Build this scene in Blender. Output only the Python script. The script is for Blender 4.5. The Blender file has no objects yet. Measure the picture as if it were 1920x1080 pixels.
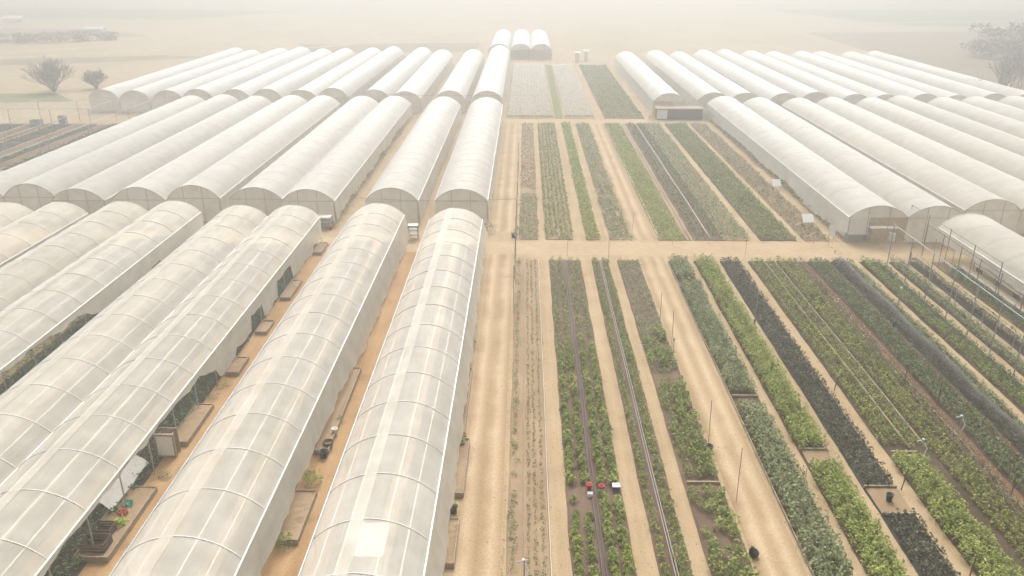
import bpy, math, random
import numpy as np
from mathutils import Vector, Matrix
random.seed(7); rng = np.random.default_rng(7)
PI = math.pi
sc = bpy.context.scene
COL = sc.collection

# ------------------------------------------------------------------ helpers
class MB:
    """collects boxes, tubes, sheets; build() links them as ONE mesh object"""
    def __init__(s): s.v = []; s.f = []
    def face(s, pts):
        b = len(s.v); s.v += [tuple(p) for p in pts]; s.f.append(tuple(range(b, b + len(pts))))
    def box(s, x0, x1, y0, y1, z0, z1, rz=0, pivot=None):
        b = len(s.v)
        P = [(x0,y0,z0),(x1,y0,z0),(x1,y1,z0),(x0,y1,z0),(x0,y0,z1),(x1,y0,z1),(x1,y1,z1),(x0,y1,z1)]
        if rz:
            cx, cy = pivot or ((x0+x1)/2, (y0+y1)/2); c, n = math.cos(rz), math.sin(rz)
            P = [(cx+(x-cx)*c-(y-cy)*n, cy+(x-cx)*n+(y-cy)*c, z) for x,y,z in P]
        s.v += P
        for q in ((3,2,1,0),(4,5,6,7),(0,1,5,4),(1,2,6,5),(2,3,7,6),(3,0,4,7)): s.f.append(tuple(b+i for i in q))
    def tube(s, pts, r, n=6, r2=None, cap=True):
        pts = [Vector(p) for p in pts]; r2 = r if r2 is None else r2
        b = len(s.v); m = len(pts)
        for i, p in enumerate(pts):
            d = (pts[min(i+1,m-1)] - pts[max(i-1,0)])
            if d.length < 1e-9: d = Vector((0,0,1))
            d.normalize()
            a = Vector((0,0,1)) if abs(d.z) < .9 else Vector((1,0,0))
            u = d.cross(a).normalized(); w = d.cross(u)
            rr = r + (r2 - r) * i / max(m-1, 1)
            for k in range(n):
                t = 2*PI*k/n
                s.v.append(tuple(p + u*(rr*math.cos(t)) + w*(rr*math.sin(t))))
        for i in range(m-1):
            for k in range(n):
                k2 = (k+1) % n
                s.f.append((b+i*n+k, b+i*n+k2, b+(i+1)*n+k2, b+(i+1)*n+k))
        if cap:
            s.f.append(tuple(b+k for k in reversed(range(n)))); s.f.append(tuple(b+(m-1)*n+k for k in range(n)))
    def lathe(s, cx, cy, prof, n=14):
        b = len(s.v)
        for (r, z) in prof:
            for k in range(n):
                t = 2*PI*k/n; s.v.append((cx+r*math.cos(t), cy+r*math.sin(t), z))
        for i in range(len(prof)-1):
            for k in range(n):
                k2 = (k+1) % n
                s.f.append((b+i*n+k, b+i*n+k2, b+(i+1)*n+k2, b+(i+1)*n+k))
        s.f.append(tuple(b+k for k in reversed(range(n)))); s.f.append(tuple(b+(len(prof)-1)*n+k for k in range(n)))
    def grid(s, P):
        b = len(s.v); R = len(P); C = len(P[0])
        for row in P: s.v += [tuple(p) for p in row]
        for i in range(R-1):
            for j in range(C-1):
                s.f.append((b+i*C+j, b+i*C+j+1, b+(i+1)*C+j+1, b+(i+1)*C+j))
    def build(s, name, mat, parent=None, smooth=False):
        me = bpy.data.meshes.new(name); me.from_pydata(s.v, [], s.f); me.update()
        if smooth: me.polygons.foreach_set('use_smooth', [True]*len(me.polygons))
        me.materials.append(mat)
        o = bpy.data.objects.new(name, me); COL.objects.link(o)
        if parent:
            o.parent = parent; o.matrix_parent_inverse = Matrix.Translation(-parent.location) if not parent.parent else parent.matrix_parent_inverse @ Matrix()
        return o

def tag(o, label=None, cat=None, group=None, kind=None):
    if label: o['label'] = label
    if cat: o['category'] = cat
    if group: o['group'] = group
    if kind: o['kind'] = kind
    return o
def thing(name, label, cat, loc, group=None):
    o = bpy.data.objects.new(name, None); COL.objects.link(o); o.location = loc; o.empty_display_size = .2
    return tag(o, label, cat, group)
def structure(name, mb, mat):
    return tag(mb.build(name, mat), kind='structure')

# ------------------------------------------------------------------ materials
def nt(name):
    m = bpy.data.materials.new(name); m.use_nodes = True; t = m.node_tree; t.nodes.clear()
    out = t.nodes.new('ShaderNodeOutputMaterial'); return m, t, t.nodes, t.links, out
def ramp(N, stops):
    r = N.new('ShaderNodeValToRGB'); e = r.color_ramp.elements
    while len(e) < len(stops): e.new(.5)
    for k, (p, c) in enumerate(stops): e[k].position = p; e[k].color = (*c, 1)
    return r
def mat_plain(name, c, rough=.6, metal=0, var=.15, scale=6.0, bump=0):
    m, t, N, L, out = nt(name); p = N.new('ShaderNodeBsdfPrincipled'); L.new(p.outputs[0], out.inputs[0])
    p.inputs['Roughness'].default_value = rough; p.inputs['Metallic'].default_value = metal
    tc = N.new('ShaderNodeTexCoord'); n = N.new('ShaderNodeTexNoise'); n.inputs['Scale'].default_value = scale; n.inputs['Detail'].default_value = 4
    L.new(tc.outputs['Object'], n.inputs['Vector'])
    r = ramp(N, [(.3, tuple(x*(1-var) for x in c)), (.7, tuple(min(1, x*(1+var)) for x in c))])
    L.new(n.outputs[0], r.inputs[0]); L.new(r.outputs[0], p.inputs['Base Color'])
    if bump:
        b = N.new('ShaderNodeBump'); b.inputs['Strength'].default_value = bump; b.inputs['Distance'].default_value = .03
        L.new(n.outputs[0], b.inputs['Height']); L.new(b.outputs[0], p.inputs['Normal'])
    return m
def mat_soil(name, stops, scale=1.2, streak=.12, fine=14.0, bump=.6, speck=None, ruts=None):
    """earth: broad patches stretched along the rows, fine grit, optional specks of straw or weeds"""
    m, t, N, L, out = nt(name); p = N.new('ShaderNodeBsdfPrincipled'); L.new(p.outputs[0], out.inputs[0])
    p.inputs['Roughness'].default_value = .95; p.inputs['Specular IOR Level'].default_value = .1
    tc = N.new('ShaderNodeTexCoord'); mp = N.new('ShaderNodeMapping'); mp.inputs['Scale'].default_value = (1, streak, 1)
    L.new(tc.outputs['Object'], mp.inputs[0])
    n1 = N.new('ShaderNodeTexNoise'); n1.inputs['Scale'].default_value = scale; n1.inputs['Detail'].default_value = 5; n1.inputs['Roughness'].default_value = .6
    L.new(mp.outputs[0], n1.inputs['Vector'])
    n2 = N.new('ShaderNodeTexNoise'); n2.inputs['Scale'].default_value = fine; n2.inputs['Detail'].default_value = 6; n2.inputs['Roughness'].default_value = .75
    L.new(tc.outputs['Object'], n2.inputs['Vector'])
    n3 = N.new('ShaderNodeTexNoise'); n3.inputs['Scale'].default_value = .35; n3.inputs['Detail'].default_value = 4
    L.new(tc.outputs['Object'], n3.inputs['Vector'])
    a = N.new('ShaderNodeMath'); a.operation = 'MULTIPLY_ADD'; a.inputs[1].default_value = .45; L.new(n2.outputs[0], a.inputs[0])
    b = N.new('ShaderNodeMath'); b.operation = 'MULTIPLY_ADD'; b.inputs[1].default_value = .35; L.new(n1.outputs[0], b.inputs[0])
    c = N.new('ShaderNodeMath'); c.operation = 'MULTIPLY'; c.inputs[1].default_value = .25; L.new(n3.outputs[0], c.inputs[0])
    L.new(c.outputs[0], b.inputs[2]); L.new(b.outputs[0], a.inputs[2])
    r = ramp(N, stops); L.new(a.outputs[0], r.inputs[0]); col = r.outputs[0]
    if speck:
        sc_, thr, c_ = speck
        n4 = N.new('ShaderNodeTexNoise'); n4.inputs['Scale'].default_value = sc_; n4.inputs['Detail'].default_value = 3; L.new(tc.outputs['Object'], n4.inputs['Vector'])
        n5 = N.new('ShaderNodeTexNoise'); n5.inputs['Scale'].default_value = .5; L.new(tc.outputs['Object'], n5.inputs['Vector'])
        mu = N.new('ShaderNodeMath'); mu.operation = 'ADD'; L.new(n4.outputs[0], mu.inputs[0]); L.new(n5.outputs[0], mu.inputs[1])
        mr = ramp(N, [(thr/2 - .02, (0,0,0)), (thr/2 + .02, (1,1,1))]); 
        hv = N.new('ShaderNodeMath'); hv.operation = 'MULTIPLY'; hv.inputs[1].default_value = .5; L.new(mu.outputs[0], hv.inputs[0]); L.new(hv.outputs[0], mr.inputs[0])
        mx = N.new('ShaderNodeMixRGB'); L.new(mr.outputs[0], mx.inputs[0]); L.new(col, mx.inputs[1]); mx.inputs[2].default_value = (*c_, 1); col = mx.outputs[0]
    if ruts:
        cx_, half_ = ruts
        sx = N.new('ShaderNodeSeparateXYZ'); L.new(tc.outputs['Object'], sx.inputs[0])
        def mth(op, a_, b_=None):
            q = N.new('ShaderNodeMath'); q.operation = op; L.new(a_, q.inputs[0])
            if b_ is not None:
                if isinstance(b_, (int, float)): q.inputs[1].default_value = b_
                else: L.new(b_, q.inputs[1])
            return q.outputs[0]
        wv = mth('MULTIPLY', n3.outputs[0], .5)
        dx = mth('ABSOLUTE', mth('SUBTRACT', mth('ADD', sx.outputs[0], wv), cx_ + .25))
        dd = mth('ABSOLUTE', mth('SUBTRACT', dx, half_))
        rr = ramp(N, [(.05, (1.10,1.12,1.15)), (.42, (.84,.80,.76)), (.9, (.74,.70,.66))]); L.new(mth('ADD', dd, mth('MULTIPLY', mth('SUBTRACT', n1.outputs[0], .5), .5)), rr.inputs[0])
        mx2 = N.new('ShaderNodeMixRGB'); mx2.blend_type = 'MULTIPLY'; mx2.inputs[0].default_value = 1; L.new(col, mx2.inputs[1]); L.new(rr.outputs[0], mx2.inputs[2]); col = mx2.outputs[0]
    L.new(col, p.inputs['Base Color'])
    bp = N.new('ShaderNodeBump'); bp.inputs['Strength'].default_value = bump; bp.inputs['Distance'].default_value = .05
    L.new(a.outputs[0], bp.inputs['Height']); L.new(bp.outputs[0], p.inputs['Normal'])
    return m
def mat_leaf(name, cols, transl=.3, rough=.55):
    m, t, N, L, out = nt(name)
    g = N.new('ShaderNodeNewGeometry')
    k = len(cols); r = ramp(N, [(i/max(k-1,1), (c[0]*1.6, c[1]*1.42, c[2]*1.3)) for i, c in enumerate(cols)]); L.new(g.outputs['Random Per Island'], r.inputs[0])
    tc = N.new('ShaderNodeTexCoord'); n = N.new('ShaderNodeTexNoise'); n.inputs['Scale'].default_value = .6; n.inputs['Detail'].default_value = 3
    L.new(g.outputs['Position'], n.inputs['Vector'])
    r2 = ramp(N, [(.3, (.78,.80,.72)), (.7, (1.18,1.16,1.2))]); L.new(n.outputs[0], r2.inputs[0])
    mx = N.new('ShaderNodeMixRGB'); mx.blend_type = 'MULTIPLY'; mx.inputs[0].default_value = 1; L.new(r.outputs[0], mx.inputs[1]); L.new(r2.outputs[0], mx.inputs[2])
    p = N.new('ShaderNodeBsdfPrincipled'); p.inputs['Roughness'].default_value = rough; p.inputs['Specular IOR Level'].default_value = .12; L.new(mx.outputs[0], p.inputs['Base Color'])
    tr = N.new('ShaderNodeBsdfTranslucent'); L.new(mx.outputs[0], tr.inputs[0])
    ms = N.new('ShaderNodeMixShader'); ms.inputs[0].default_value = transl; L.new(p.outputs[0], ms.inputs[1]); L.new(tr.outputs[0], ms.inputs[2])
    L.new(ms.outputs[0], out.inputs[0]); return m
def mat_film(name, c, opac, var=.1, transl=.4, streak=(.6, .05, .6), bump=.15):
    """polythene / net: partly clear sheet that scatters light to both sides, dusty streaks along the tunnel"""
    m, t, N, L, out = nt(name)
    tc = N.new('ShaderNodeTexCoord'); mp = N.new('ShaderNodeMapping'); mp.inputs['Scale'].default_value = streak; L.new(tc.outputs['Object'], mp.inputs[0])
    n = N.new('ShaderNodeTexNoise'); n.inputs['Scale'].default_value = 4; n.inputs['Detail'].default_value = 5; L.new(mp.outputs[0], n.inputs['Vector'])
    n2 = N.new('ShaderNodeTexNoise'); n2.inputs['Scale'].default_value = .8; n2.inputs['Detail'].default_value = 6; L.new(tc.outputs['Object'], n2.inputs['Vector'])
    ad = N.new('ShaderNodeMath'); ad.operation = 'ADD'; L.new(n.outputs[0], ad.inputs[0]); L.new(n2.outputs[0], ad.inputs[1])
    mr = N.new('ShaderNodeMapRange'); mr.inputs[1].default_value = .7; mr.inputs[2].default_value = 1.3; mr.inputs[3].default_value = opac - var; mr.inputs[4].default_value = min(.99, opac + var)
    L.new(ad.outputs[0], mr.inputs[0])
    r0 = ramp(N, [(.3, tuple(x*.90*w_ for x,w_ in zip(c,(1,.985,.95)))), (.7, c)]); L.new(n2.outputs[0], r0.inputs[0])
    oi = N.new('ShaderNodeObjectInfo'); ra = ramp(N, [(0, (.86,.85,.82)), (.5, (.97,.965,.95)), (1, (1.04,1.04,1.04))]); L.new(oi.outputs['Random'], ra.inputs[0])
    r = N.new('ShaderNodeMixRGB'); r.blend_type = 'MULTIPLY'; r.inputs[0].default_value = 1; L.new(r0.outputs[0], r.inputs[1]); L.new(ra.outputs[0], r.inputs[2])
    d = N.new('ShaderNodeBsdfDiffuse'); L.new(r.outputs[0], d.inputs[0])
    tl = N.new('ShaderNodeBsdfTranslucent'); L.new(r.outputs[0], tl.inputs[0])
    m1 = N.new('ShaderNodeMixShader'); m1.inputs[0].default_value = transl; L.new(d.outputs[0], m1.inputs[1]); L.new(tl.outputs[0], m1.inputs[2])
    gl = N.new('ShaderNodeBsdfGlossy'); gl.inputs['Roughness'].default_value = .5
    fr = N.new('ShaderNodeFresnel'); fr.inputs[0].default_value = 1.12
    m2 = N.new('ShaderNodeMixShader'); L.new(fr.outputs[0], m2.inputs[0]); L.new(m1.outputs[0], m2.inputs[1]); L.new(gl.outputs[0], m2.inputs[2])
    tp = N.new('ShaderNodeBsdfTransparent')
    m3 = N.new('ShaderNodeMixShader'); L.new(mr.outputs[0], m3.inputs[0]); L.new(tp.outputs[0], m3.inputs[1]); L.new(m2.outputs[0], m3.inputs[2])
    L.new(m3.outputs[0], out.inputs[0])
    mp2 = N.new('ShaderNodeMapping'); mp2.inputs['Scale'].default_value = (2.2, .5, 2.2); mp2.inputs['Rotation'].default_value = (0, 0, .5); L.new(tc.outputs['Object'], mp2.inputs[0])
    n3 = N.new('ShaderNodeTexNoise'); n3.inputs['Scale'].default_value = 2.2; n3.inputs['Detail'].default_value = 4; n3.inputs['Distortion'].default_value = .8; L.new(mp2.outputs[0], n3.inputs['Vector'])
    bp = N.new('ShaderNodeBump'); bp.inputs['Strength'].default_value = bump*2.5; bp.inputs['Distance'].default_value = .08; L.new(n3.outputs[0], bp.inputs['Height'])
    for q in (d, tl, gl): L.new(bp.outputs[0], q.inputs['Normal'])
    return m

M = {}
M['sand'] = mat_soil('sandy_path', [(.36,(.25,.175,.105)),(.5,(.37,.27,.165)),(.64,(.46,.35,.23))], scale=1.6, streak=.04, fine=9, speck=(22, 1.27, (.22,.16,.075)))
M['track'] = mat_soil('sandy_track', [(.36,(.29,.205,.125)),(.5,(.39,.285,.175)),(.62,(.49,.375,.25))], scale=1.1, streak=.03, fine=7)
M['track_main'] = mat_soil('rutted_track', [(.36,(.29,.205,.125)),(.5,(.39,.285,.175)),(.62,(.49,.375,.25))], scale=1.1, streak=.03, fine=7, ruts=(-2.05,.58), speck=(16,1.30,(.2,.15,.08)))
M['track_field'] = mat_soil('rutted_field_road', [(.36,(.29,.205,.125)),(.5,(.39,.285,.175)),(.62,(.49,.375,.25))], scale=1.1, streak=.03, fine=7, ruts=(11.45,.5), speck=(16,1.30,(.2,.15,.08)))
M['cross'] = mat_soil('cross_track', [(.36,(.31,.22,.135)),(.5,(.40,.295,.185)),(.62,(.48,.365,.24))], scale=1.3, streak=2.5, fine=8)
M['field'] = mat_soil('open_field', [(.36,(.25,.19,.10)),(.5,(.34,.26,.16)),(.64,(.42,.34,.22))], scale=.05, streak=.5, fine=.6, bump=.2)
M['field_dark'] = mat_soil('ploughed_field', [(.36,(.16,.125,.08)),(.64,(.26,.20,.13))], scale=.08, streak=.4, fine=.8, bump=.2)
M['grass'] = mat_soil('grass_field', [(.36,(.10,.12,.04)),(.64,(.20,.20,.09))], scale=.1, streak=.6, fine=1.2, bump=.2)
M['soil'] = mat_soil('brown_soil', [(.36,(.10,.065,.04)),(.5,(.155,.105,.065)),(.64,(.22,.155,.10))], fine=16)
M['soil_purple'] = mat_soil('damp_soil', [(.36,(.085,.055,.04)),(.5,(.135,.09,.068)),(.64,(.20,.14,.105))], fine=16, speck=(18, 1.3, (.25,.18,.10)))
M['soil_furrow'] = mat_soil('furrow_soil', [(.36,(.045,.032,.022)),(.5,(.08,.057,.038)),(.64,(.13,.095,.065))], fine=16)
M['soil_red'] = mat_soil('red_soil', [(.36,(.085,.04,.028)),(.5,(.135,.065,.045)),(.64,(.20,.11,.075))], fine=16)
M['soil_dry'] = mat_soil('dry_bed_soil', [(.36,(.20,.135,.08)),(.5,(.285,.20,.125)),(.64,(.38,.28,.18))], fine=18, speck=(18, 1.27, (.13,.11,.045)))
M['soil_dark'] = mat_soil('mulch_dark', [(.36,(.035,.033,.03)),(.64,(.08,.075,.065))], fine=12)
M['straw'] = mat_soil('straw_strip', [(.36,(.28,.21,.11)),(.5,(.42,.33,.18)),(.64,(.52,.42,.24))], fine=20, speck=(20, 1.2, (.2,.2,.05)))
M['film'] = mat_film('polythene_film', (.93,.895,.825), .63, .05)
M['film_ridge'] = mat_film('polythene_double', (.88,.85,.79), .55, .05)
M['film_old'] = mat_film('dusty_polythene', (.65,.63,.58), .85, .04)
M['film_side'] = mat_film('side_polythene', (.92,.89,.82), .8, .05, transl=.55)
M['film_mid'] = mat_film('milky_polythene', (.66,.645,.61), .88, .04)
M['film_far'] = mat_film('white_polythene', (.68,.67,.645), .92, .04)
M['net'] = mat_film('side_netting', (.92,.90,.84), .80, .05, transl=.55)
M['gable'] = mat_film('gable_polythene', (.92,.90,.85), .84, .05, transl=.6)
M['net_thin'] = mat_film('thin_netting', (.62,.60,.55), .42, .06)
M['net_faint'] = mat_film('faint_netting', (.6,.58,.54), .22, .04)
M['shade_net'] = mat_film('grey_shade_net', (.20,.20,.20), .62, .08)
M['cover_net'] = mat_film('crop_fleece', (.33,.32,.20), .36, .10, streak=(1,.1,1))
M['white_tube'] = mat_plain('white_tube', (.82,.81,.77), .4, var=.04)
M['steel'] = mat_plain('galvanised_steel', (.36,.37,.38), .45, .5, .15)
M['steel_dull'] = mat_plain('dull_steel', (.22,.20,.18), .6, .2, .2)
M['wood'] = mat_plain('weathered_wood', (.30,.24,.17), .85, 0, .3, 9, .3)
M['wood_dark'] = mat_plain('dark_wood', (.11,.08,.055), .85, 0, .3, 9, .3)
M['white'] = mat_plain('white_board', (.78,.77,.73), .5, 0, .05)
M['grey'] = mat_plain('grey_panel', (.33,.34,.34), .6, 0, .08)
M['black'] = mat_plain('black_plastic', (.025,.027,.03), .45, 0, .2)
M['red'] = mat_plain('red_plastic', (.50,.045,.03), .45, 0, .15)
M['green_cloth'] = mat_plain('teal_cloth', (.03,.16,.11), .7, 0, .2)
M['blue'] = mat_plain('blue_plastic', (.03,.06,.16), .5, 0, .1)
M['clay'] = mat_plain('clay_pot', (.42,.22,.14), .8, 0, .15)
M['pipe_dark'] = mat_plain('dark_drip_pipe', (.07,.055,.055), .5, 0, .1)
M['pipe_grey'] = mat_plain('grey_pipe', (.30,.29,.27), .5, 0, .1)
M['bark'] = mat_plain('bark', (.12,.095,.075), .9, 0, .3, 5)
M['twig'] = mat_plain('twigs', (.17,.14,.11), .9, 0, .25, 5)
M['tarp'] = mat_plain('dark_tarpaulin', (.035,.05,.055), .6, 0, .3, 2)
M['roof'] = mat_plain('pale_roof', (.62,.60,.56), .7, 0, .08)

L_ = {
 'mid':   mat_leaf('leaf_mid_green', [(.05,.085,.025),(.12,.175,.055),(.27,.33,.12),(.08,.125,.04),(.18,.24,.08)]),
 'bright':mat_leaf('leaf_bright_green', [(.08,.125,.03),(.18,.245,.07),(.33,.39,.14),(.12,.175,.05),(.24,.305,.095)]),
 'grey':  mat_leaf('leaf_grey_green', [(.06,.095,.05),(.15,.20,.11),(.29,.34,.21),(.10,.145,.075),(.21,.265,.155)]),
 'dark':  mat_leaf('leaf_near_black', [(.014,.016,.011),(.036,.041,.029),(.15,.16,.12),(.022,.025,.018),(.065,.072,.053)], .12),
 'yellow':mat_leaf('leaf_yellow_green', [(.05,.075,.02),(.15,.20,.055),(.32,.37,.12),(.075,.105,.03),(.21,.265,.085)]),
 'deep':  mat_leaf('leaf_deep_green', [(.022,.048,.022),(.065,.115,.05),(.18,.25,.12),(.034,.065,.03),(.10,.155,.07)], .2),
 'lime':  mat_leaf('leaf_lime', [(.16,.24,.045),(.26,.36,.09),(.32,.42,.13)]),
 'dusty': mat_leaf('leaf_dusty', [(.10,.11,.055),(.17,.17,.10),(.24,.24,.15),(.08,.095,.045)]),
 'straw': mat_leaf('leaf_straw', [(.30,.26,.10),(.40,.36,.16),(.20,.20,.06),(.45,.40,.22)]),
 'purple':mat_leaf('leaf_purple_brown', [(.05,.045,.036),(.09,.085,.06),(.035,.040,.028),(.15,.15,.09)], .15),
}

# ------------------------------------------------------------------ leaves
def leaf_mesh(name, C, S, flat=.55, aspect=.55):
    """N small bent leaves (two triangles-pairs) round the points C (N,3) of length S (N,)"""
    n = len(C); C = np.asarray(C, float); S = np.asarray(S, float)
    az = rng.uniform(0, 2*PI, n); pit = rng.uniform(-.9, .7, n)*(1-flat*.4)
    d = np.stack([np.cos(az)*np.cos(pit), np.sin(az)*np.cos(pit), np.sin(pit)], 1)
    up = np.stack([rng.normal(0,.5,n), rng.normal(0,.5,n), np.ones(n)], 1)
    s = np.cross(d, up); s /= np.linalg.norm(s, axis=1)[:,None] + 1e-9
    a = C - d*(S*.5)[:,None]; b = C + d*(S*.5)[:,None]; b[:,2] -= S*.18
    w = (S*aspect*.5)[:,None]
    V = np.stack([a, C + s*w, b, C - s*w], 1).reshape(-1, 3)
    me = bpy.data.meshes.new(name)
    me.vertices.add(4*n); me.vertices.foreach_set('co', V.astype(np.float32).ravel())
    me.loops.add(4*n); me.loops.foreach_set('vertex_index', np.arange(4*n, dtype=np.int32))
    me.polygons.add(n); me.polygons.foreach_set('loop_start', np.arange(0, 4*n, 4, dtype=np.int32))
    me.update(calc_edges=True); me.validate()
    return me
def plant_pts(cx, cy, z0, r, h, n):
    """leaf centres of one bushy plant: denser towards the outside and the top"""
    u = rng.uniform(0, 1, n)**.6; t = rng.uniform(0, 2*PI, n); zz = rng.uniform(.15, 1, n)
    rr = r*u*np.sqrt(np.clip(1.15 - zz*zz*.8, .1, 1))
    return np.stack([cx + rr*np.cos(t), cy + rr*np.sin(t), z0 + h*zz*(1 - .35*u*u)], 1)
def crop(name, label, cat, mat, rows, y0, y1, sp, r, h, n, s, z0=.08, skip=0, jit=.25, gaps=(), patch=0):
    """a planted strip: plants every sp along the given row lines"""
    P = []; S = []
    for x in rows:
        y = y0 + rng.uniform(0, sp)
        while y < y1:
            ok = rng.uniform() >= skip and not any(a <= y <= b for a, b in gaps)
            if patch and ok: ok = math.sin(x*1.7 + y*.9) + math.sin(y*.37 + x*.6) + rng.uniform(-.6,.6) > patch
            if ok:
                k = rng.uniform(.7, 1.25)
                P.append(plant_pts(x + rng.normal(0, jit*r), y + rng.normal(0, jit*sp), z0, r*k, h*k, n)); S.append(rng.uniform(.65, 1.3, n)*s*min(k, 1.1))
            y += sp
    o = bpy.data.objects.new(name, leaf_mesh(name, np.concatenate(P), np.concatenate(S))); COL.objects.link(o); o.data.materials.append(mat)
    return tag(o, label, cat, kind='stuff')
def lin(a, b, n): return [a + (b-a)*i/(n-1) for i in range(n)] if n > 1 else [(a+b)/2]

# ------------------------------------------------------------------ ground, tracks, far country
def sheet(name, x0, x1, y0, y1, z, mat):
    m = MB(); m.face([(x0,y0,z),(x1,y0,z),(x1,y1,z),(x0,y1,z)]); return structure(name, m, mat)
sheet('ground', -640, 640, -60, 830, 0, M['sand'])
def poly(name, pts, z, mat):
    m = MB(); m.face([(x,y,z) for x,y in pts]); return structure(name, m, mat)
poly('open_fields', [(-640,79),(-81,79),(-81,215),(-12,215),(-12,330),(14,330),(14,214),(92,214),(92,79),(640,79),(640,829),(-640,829)], .004, M['field'])
def road(name, pts, w, z, mat):
    m = MB(); A = []
    for i, p in enumerate(pts):
        a = Vector(pts[max(i-1,0)]); b = Vector(pts[min(i+1,len(pts)-1)]); d = (b-a).normalized(); n = Vector((-d.y, d.x))
        A.append([(p[0]-n.x*w/2, p[1]-n.y*w/2, z), (p[0]+n.x*w/2, p[1]+n.y*w/2, z)])
    m.grid(A); return structure(name, m, mat)
def curve(pts, n=10):
    out = []
    for i in range(len(pts)-1):
        p0 = pts[max(i-1,0)]; p1 = pts[i]; p2 = pts[i+1]; p3 = pts[min(i+2,len(pts)-1)]
        for k in range(n):
            t = k/n
            out.append(tuple(.5*((2*b)+(-a+c)*t+(2*a-5*b+4*c-d)*t*t+(-a+3*b-3*c+d)*t**3) for a,b,c,d in zip(p0,p1,p2,p3)))
    out.append(tuple(pts[-1])); return out
poly('ploughed_field', [(-300,262),(-170,258),(-128,283),(-160,310),(-320,330)], .008, M['field_dark'])
poly('ploughed_field', [(-190,186),(-112,208),(-84,222),(-100,226),(-200,199)], .008, M['field_dark'])
poly('ploughed_field', [(96,170),(330,140),(400,330),(100,300)], .008, M['field_dark'])
poly('ploughed_field', [(-60,232),(-14,236),(-14,262),(-70,256)], .008, M['field_dark'])
poly('grass_field', [(-190,152),(-93,160),(-84,150),(-190,140)], .008, M['grass'])
poly('grass_field', [(-420,380),(-150,360),(-110,420),(-420,470)], .008, M['grass'])
poly('grass_field', [(150,330),(420,300),(470,420),(120,440)], .008, M['grass'])
road('country_road', curve([(-330,205),(-190,222),(-150,231),(-133,244),(-128,258),(-150,270),(-210,272),(-330,262)]), 4.2, .014, M['track'])
road('farm_track', curve([(-300,196),(-190,206),(-140,220),(-110,236),(-60,250),(0,345),(40,420)]), 3.0, .011, M['track'])
road('farm_track', curve([(100,330),(180,352),(330,350)]), 4, .012, M['track'])
M['alley'] = mat_soil('alley_sand', [(.36,(.25,.145,.07)),(.5,(.35,.215,.11)),(.64,(.44,.29,.16))], scale=1.6, streak=.06, fine=9, speck=(16, 1.22, (.16,.11,.055)))
for a, b in ((-11.7,-8.6),(-19.6,-16.1),(-31.2,-28.9),(-41.9,-40.6)): sheet('alley', a, b, 8, 69.5, .006, M['alley'])
for a, b in ((-11.0,-8.9),(-19.3,-15.8)): sheet('alley', a, b, 75, 136, .006, M['sand'])
# long tracks and cross tracks on the farm
sheet('main_track', -3.15, -.98, 8, 71.2, .006, M['track_main'])
sheet('main_track', -3.1, -1.0, 75.0, 130.6, .006, M['track_main'])
sheet('field_road', 10.35, 12.5, 8, 68.0, .006, M['track_field'])
sheet('field_road', 10.35, 12.75, 72.6, 130.2, .006, M['track_field'])
m = MB(); m.face([(-60,71.4,.010),(-3,68.4,.010),(30,67.8,.010),(60,67.8,.010),(60,71.0,.010),(30,72.0,.010),(-3,72.0,.010),(-60,74.6,.010)]); structure('cross_track', m, M['cross'])
m = MB(); m.face([(-3,130.5,.010),(30,129.9,.010),(30,133.2,.010),(-3,133.6,.010)]); structure('cross_track', m, M['cross'])

# ------------------------------------------------------------------ beds: (x0,x1,y0,y1,soil)
def bed(x0, x1, y0, y1, mat, h=.07):
    m = MB(); k = .07
    n = max(2, int((y1-y0)/1.5)); R = []
    for i in range(n+1):
        y = y0 + (y1-y0)*i/n; j = random.uniform(-.04,.04); j2 = random.uniform(-.04,.04); hh = h*random.uniform(.7,1.2)
        R.append([(x0-k+j,y,-.02),(x0+k+j,y,hh),((x0+x1)/2,y,hh*1.1),(x1-k+j2,y,hh),(x1+k+j2,y,-.02)])
    m.grid(R); m.face(R[0]); m.face(list(reversed(R[-1])))
    return structure('planting_bed', m, mat)
Y0, Y1 = 14, 66.8
NEAR = [(-.7,1.3,'soil_dry'),(2.22,4.98,'soil_purple'),(6.02,7.45,'soil_purple'),(8.3,10.15,'soil_purple'),
        (12.75,14.4,'soil_furrow'),(15.1,16.62,'soil_furrow'),(17.36,18.97,'soil_dark'),(19.85,24.5,'soil_furrow'),
        (24.62,25.02,'soil_red'),(25.07,26.72,'soil_furrow'),(26.74,27.1,'soil_red'),(27.12,27.95,'soil_dark'),
        (27.98,28.95,'soil_furrow'),(29.66,31.45,'soil_furrow'),(32.25,33.3,'soil_furrow'),(33.95,34.75,'soil_dark'),(34.8,35.9,'straw'),(36.0,37.1,'soil')]
for a, b, s in NEAR: bed(a, b, Y0, Y1, M[s])
YM0, YM1 = 72.5, 130
MIDB = [(-.45,1.35,'soil_dry'),(2.05,4.7,'soil_dry'),(5.95,7.15,'soil_dry'),(8.2,10.2,'soil_dry'),(12.85,15.2,'soil_dry'),
        (15.25,16.1,'soil_dry'),(16.2,19.1,'soil_purple'),(19.2,21.5,'soil_dry'),(22.5,25.9,'soil_purple'),(26.65,29.1,'soil_dry')]
for a, b, s in MIDB: bed(a, b, YM0, YM1, M[s], .05)
for a, b, s in [(-3.2,4.85,'soil_dry'),(5.1,6.4,'grass'),(6.6,11.8,'soil_dry'),(13.3,20.0,'soil')]: bed(a, b, 134.5, 206, M[s], .05)

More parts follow.
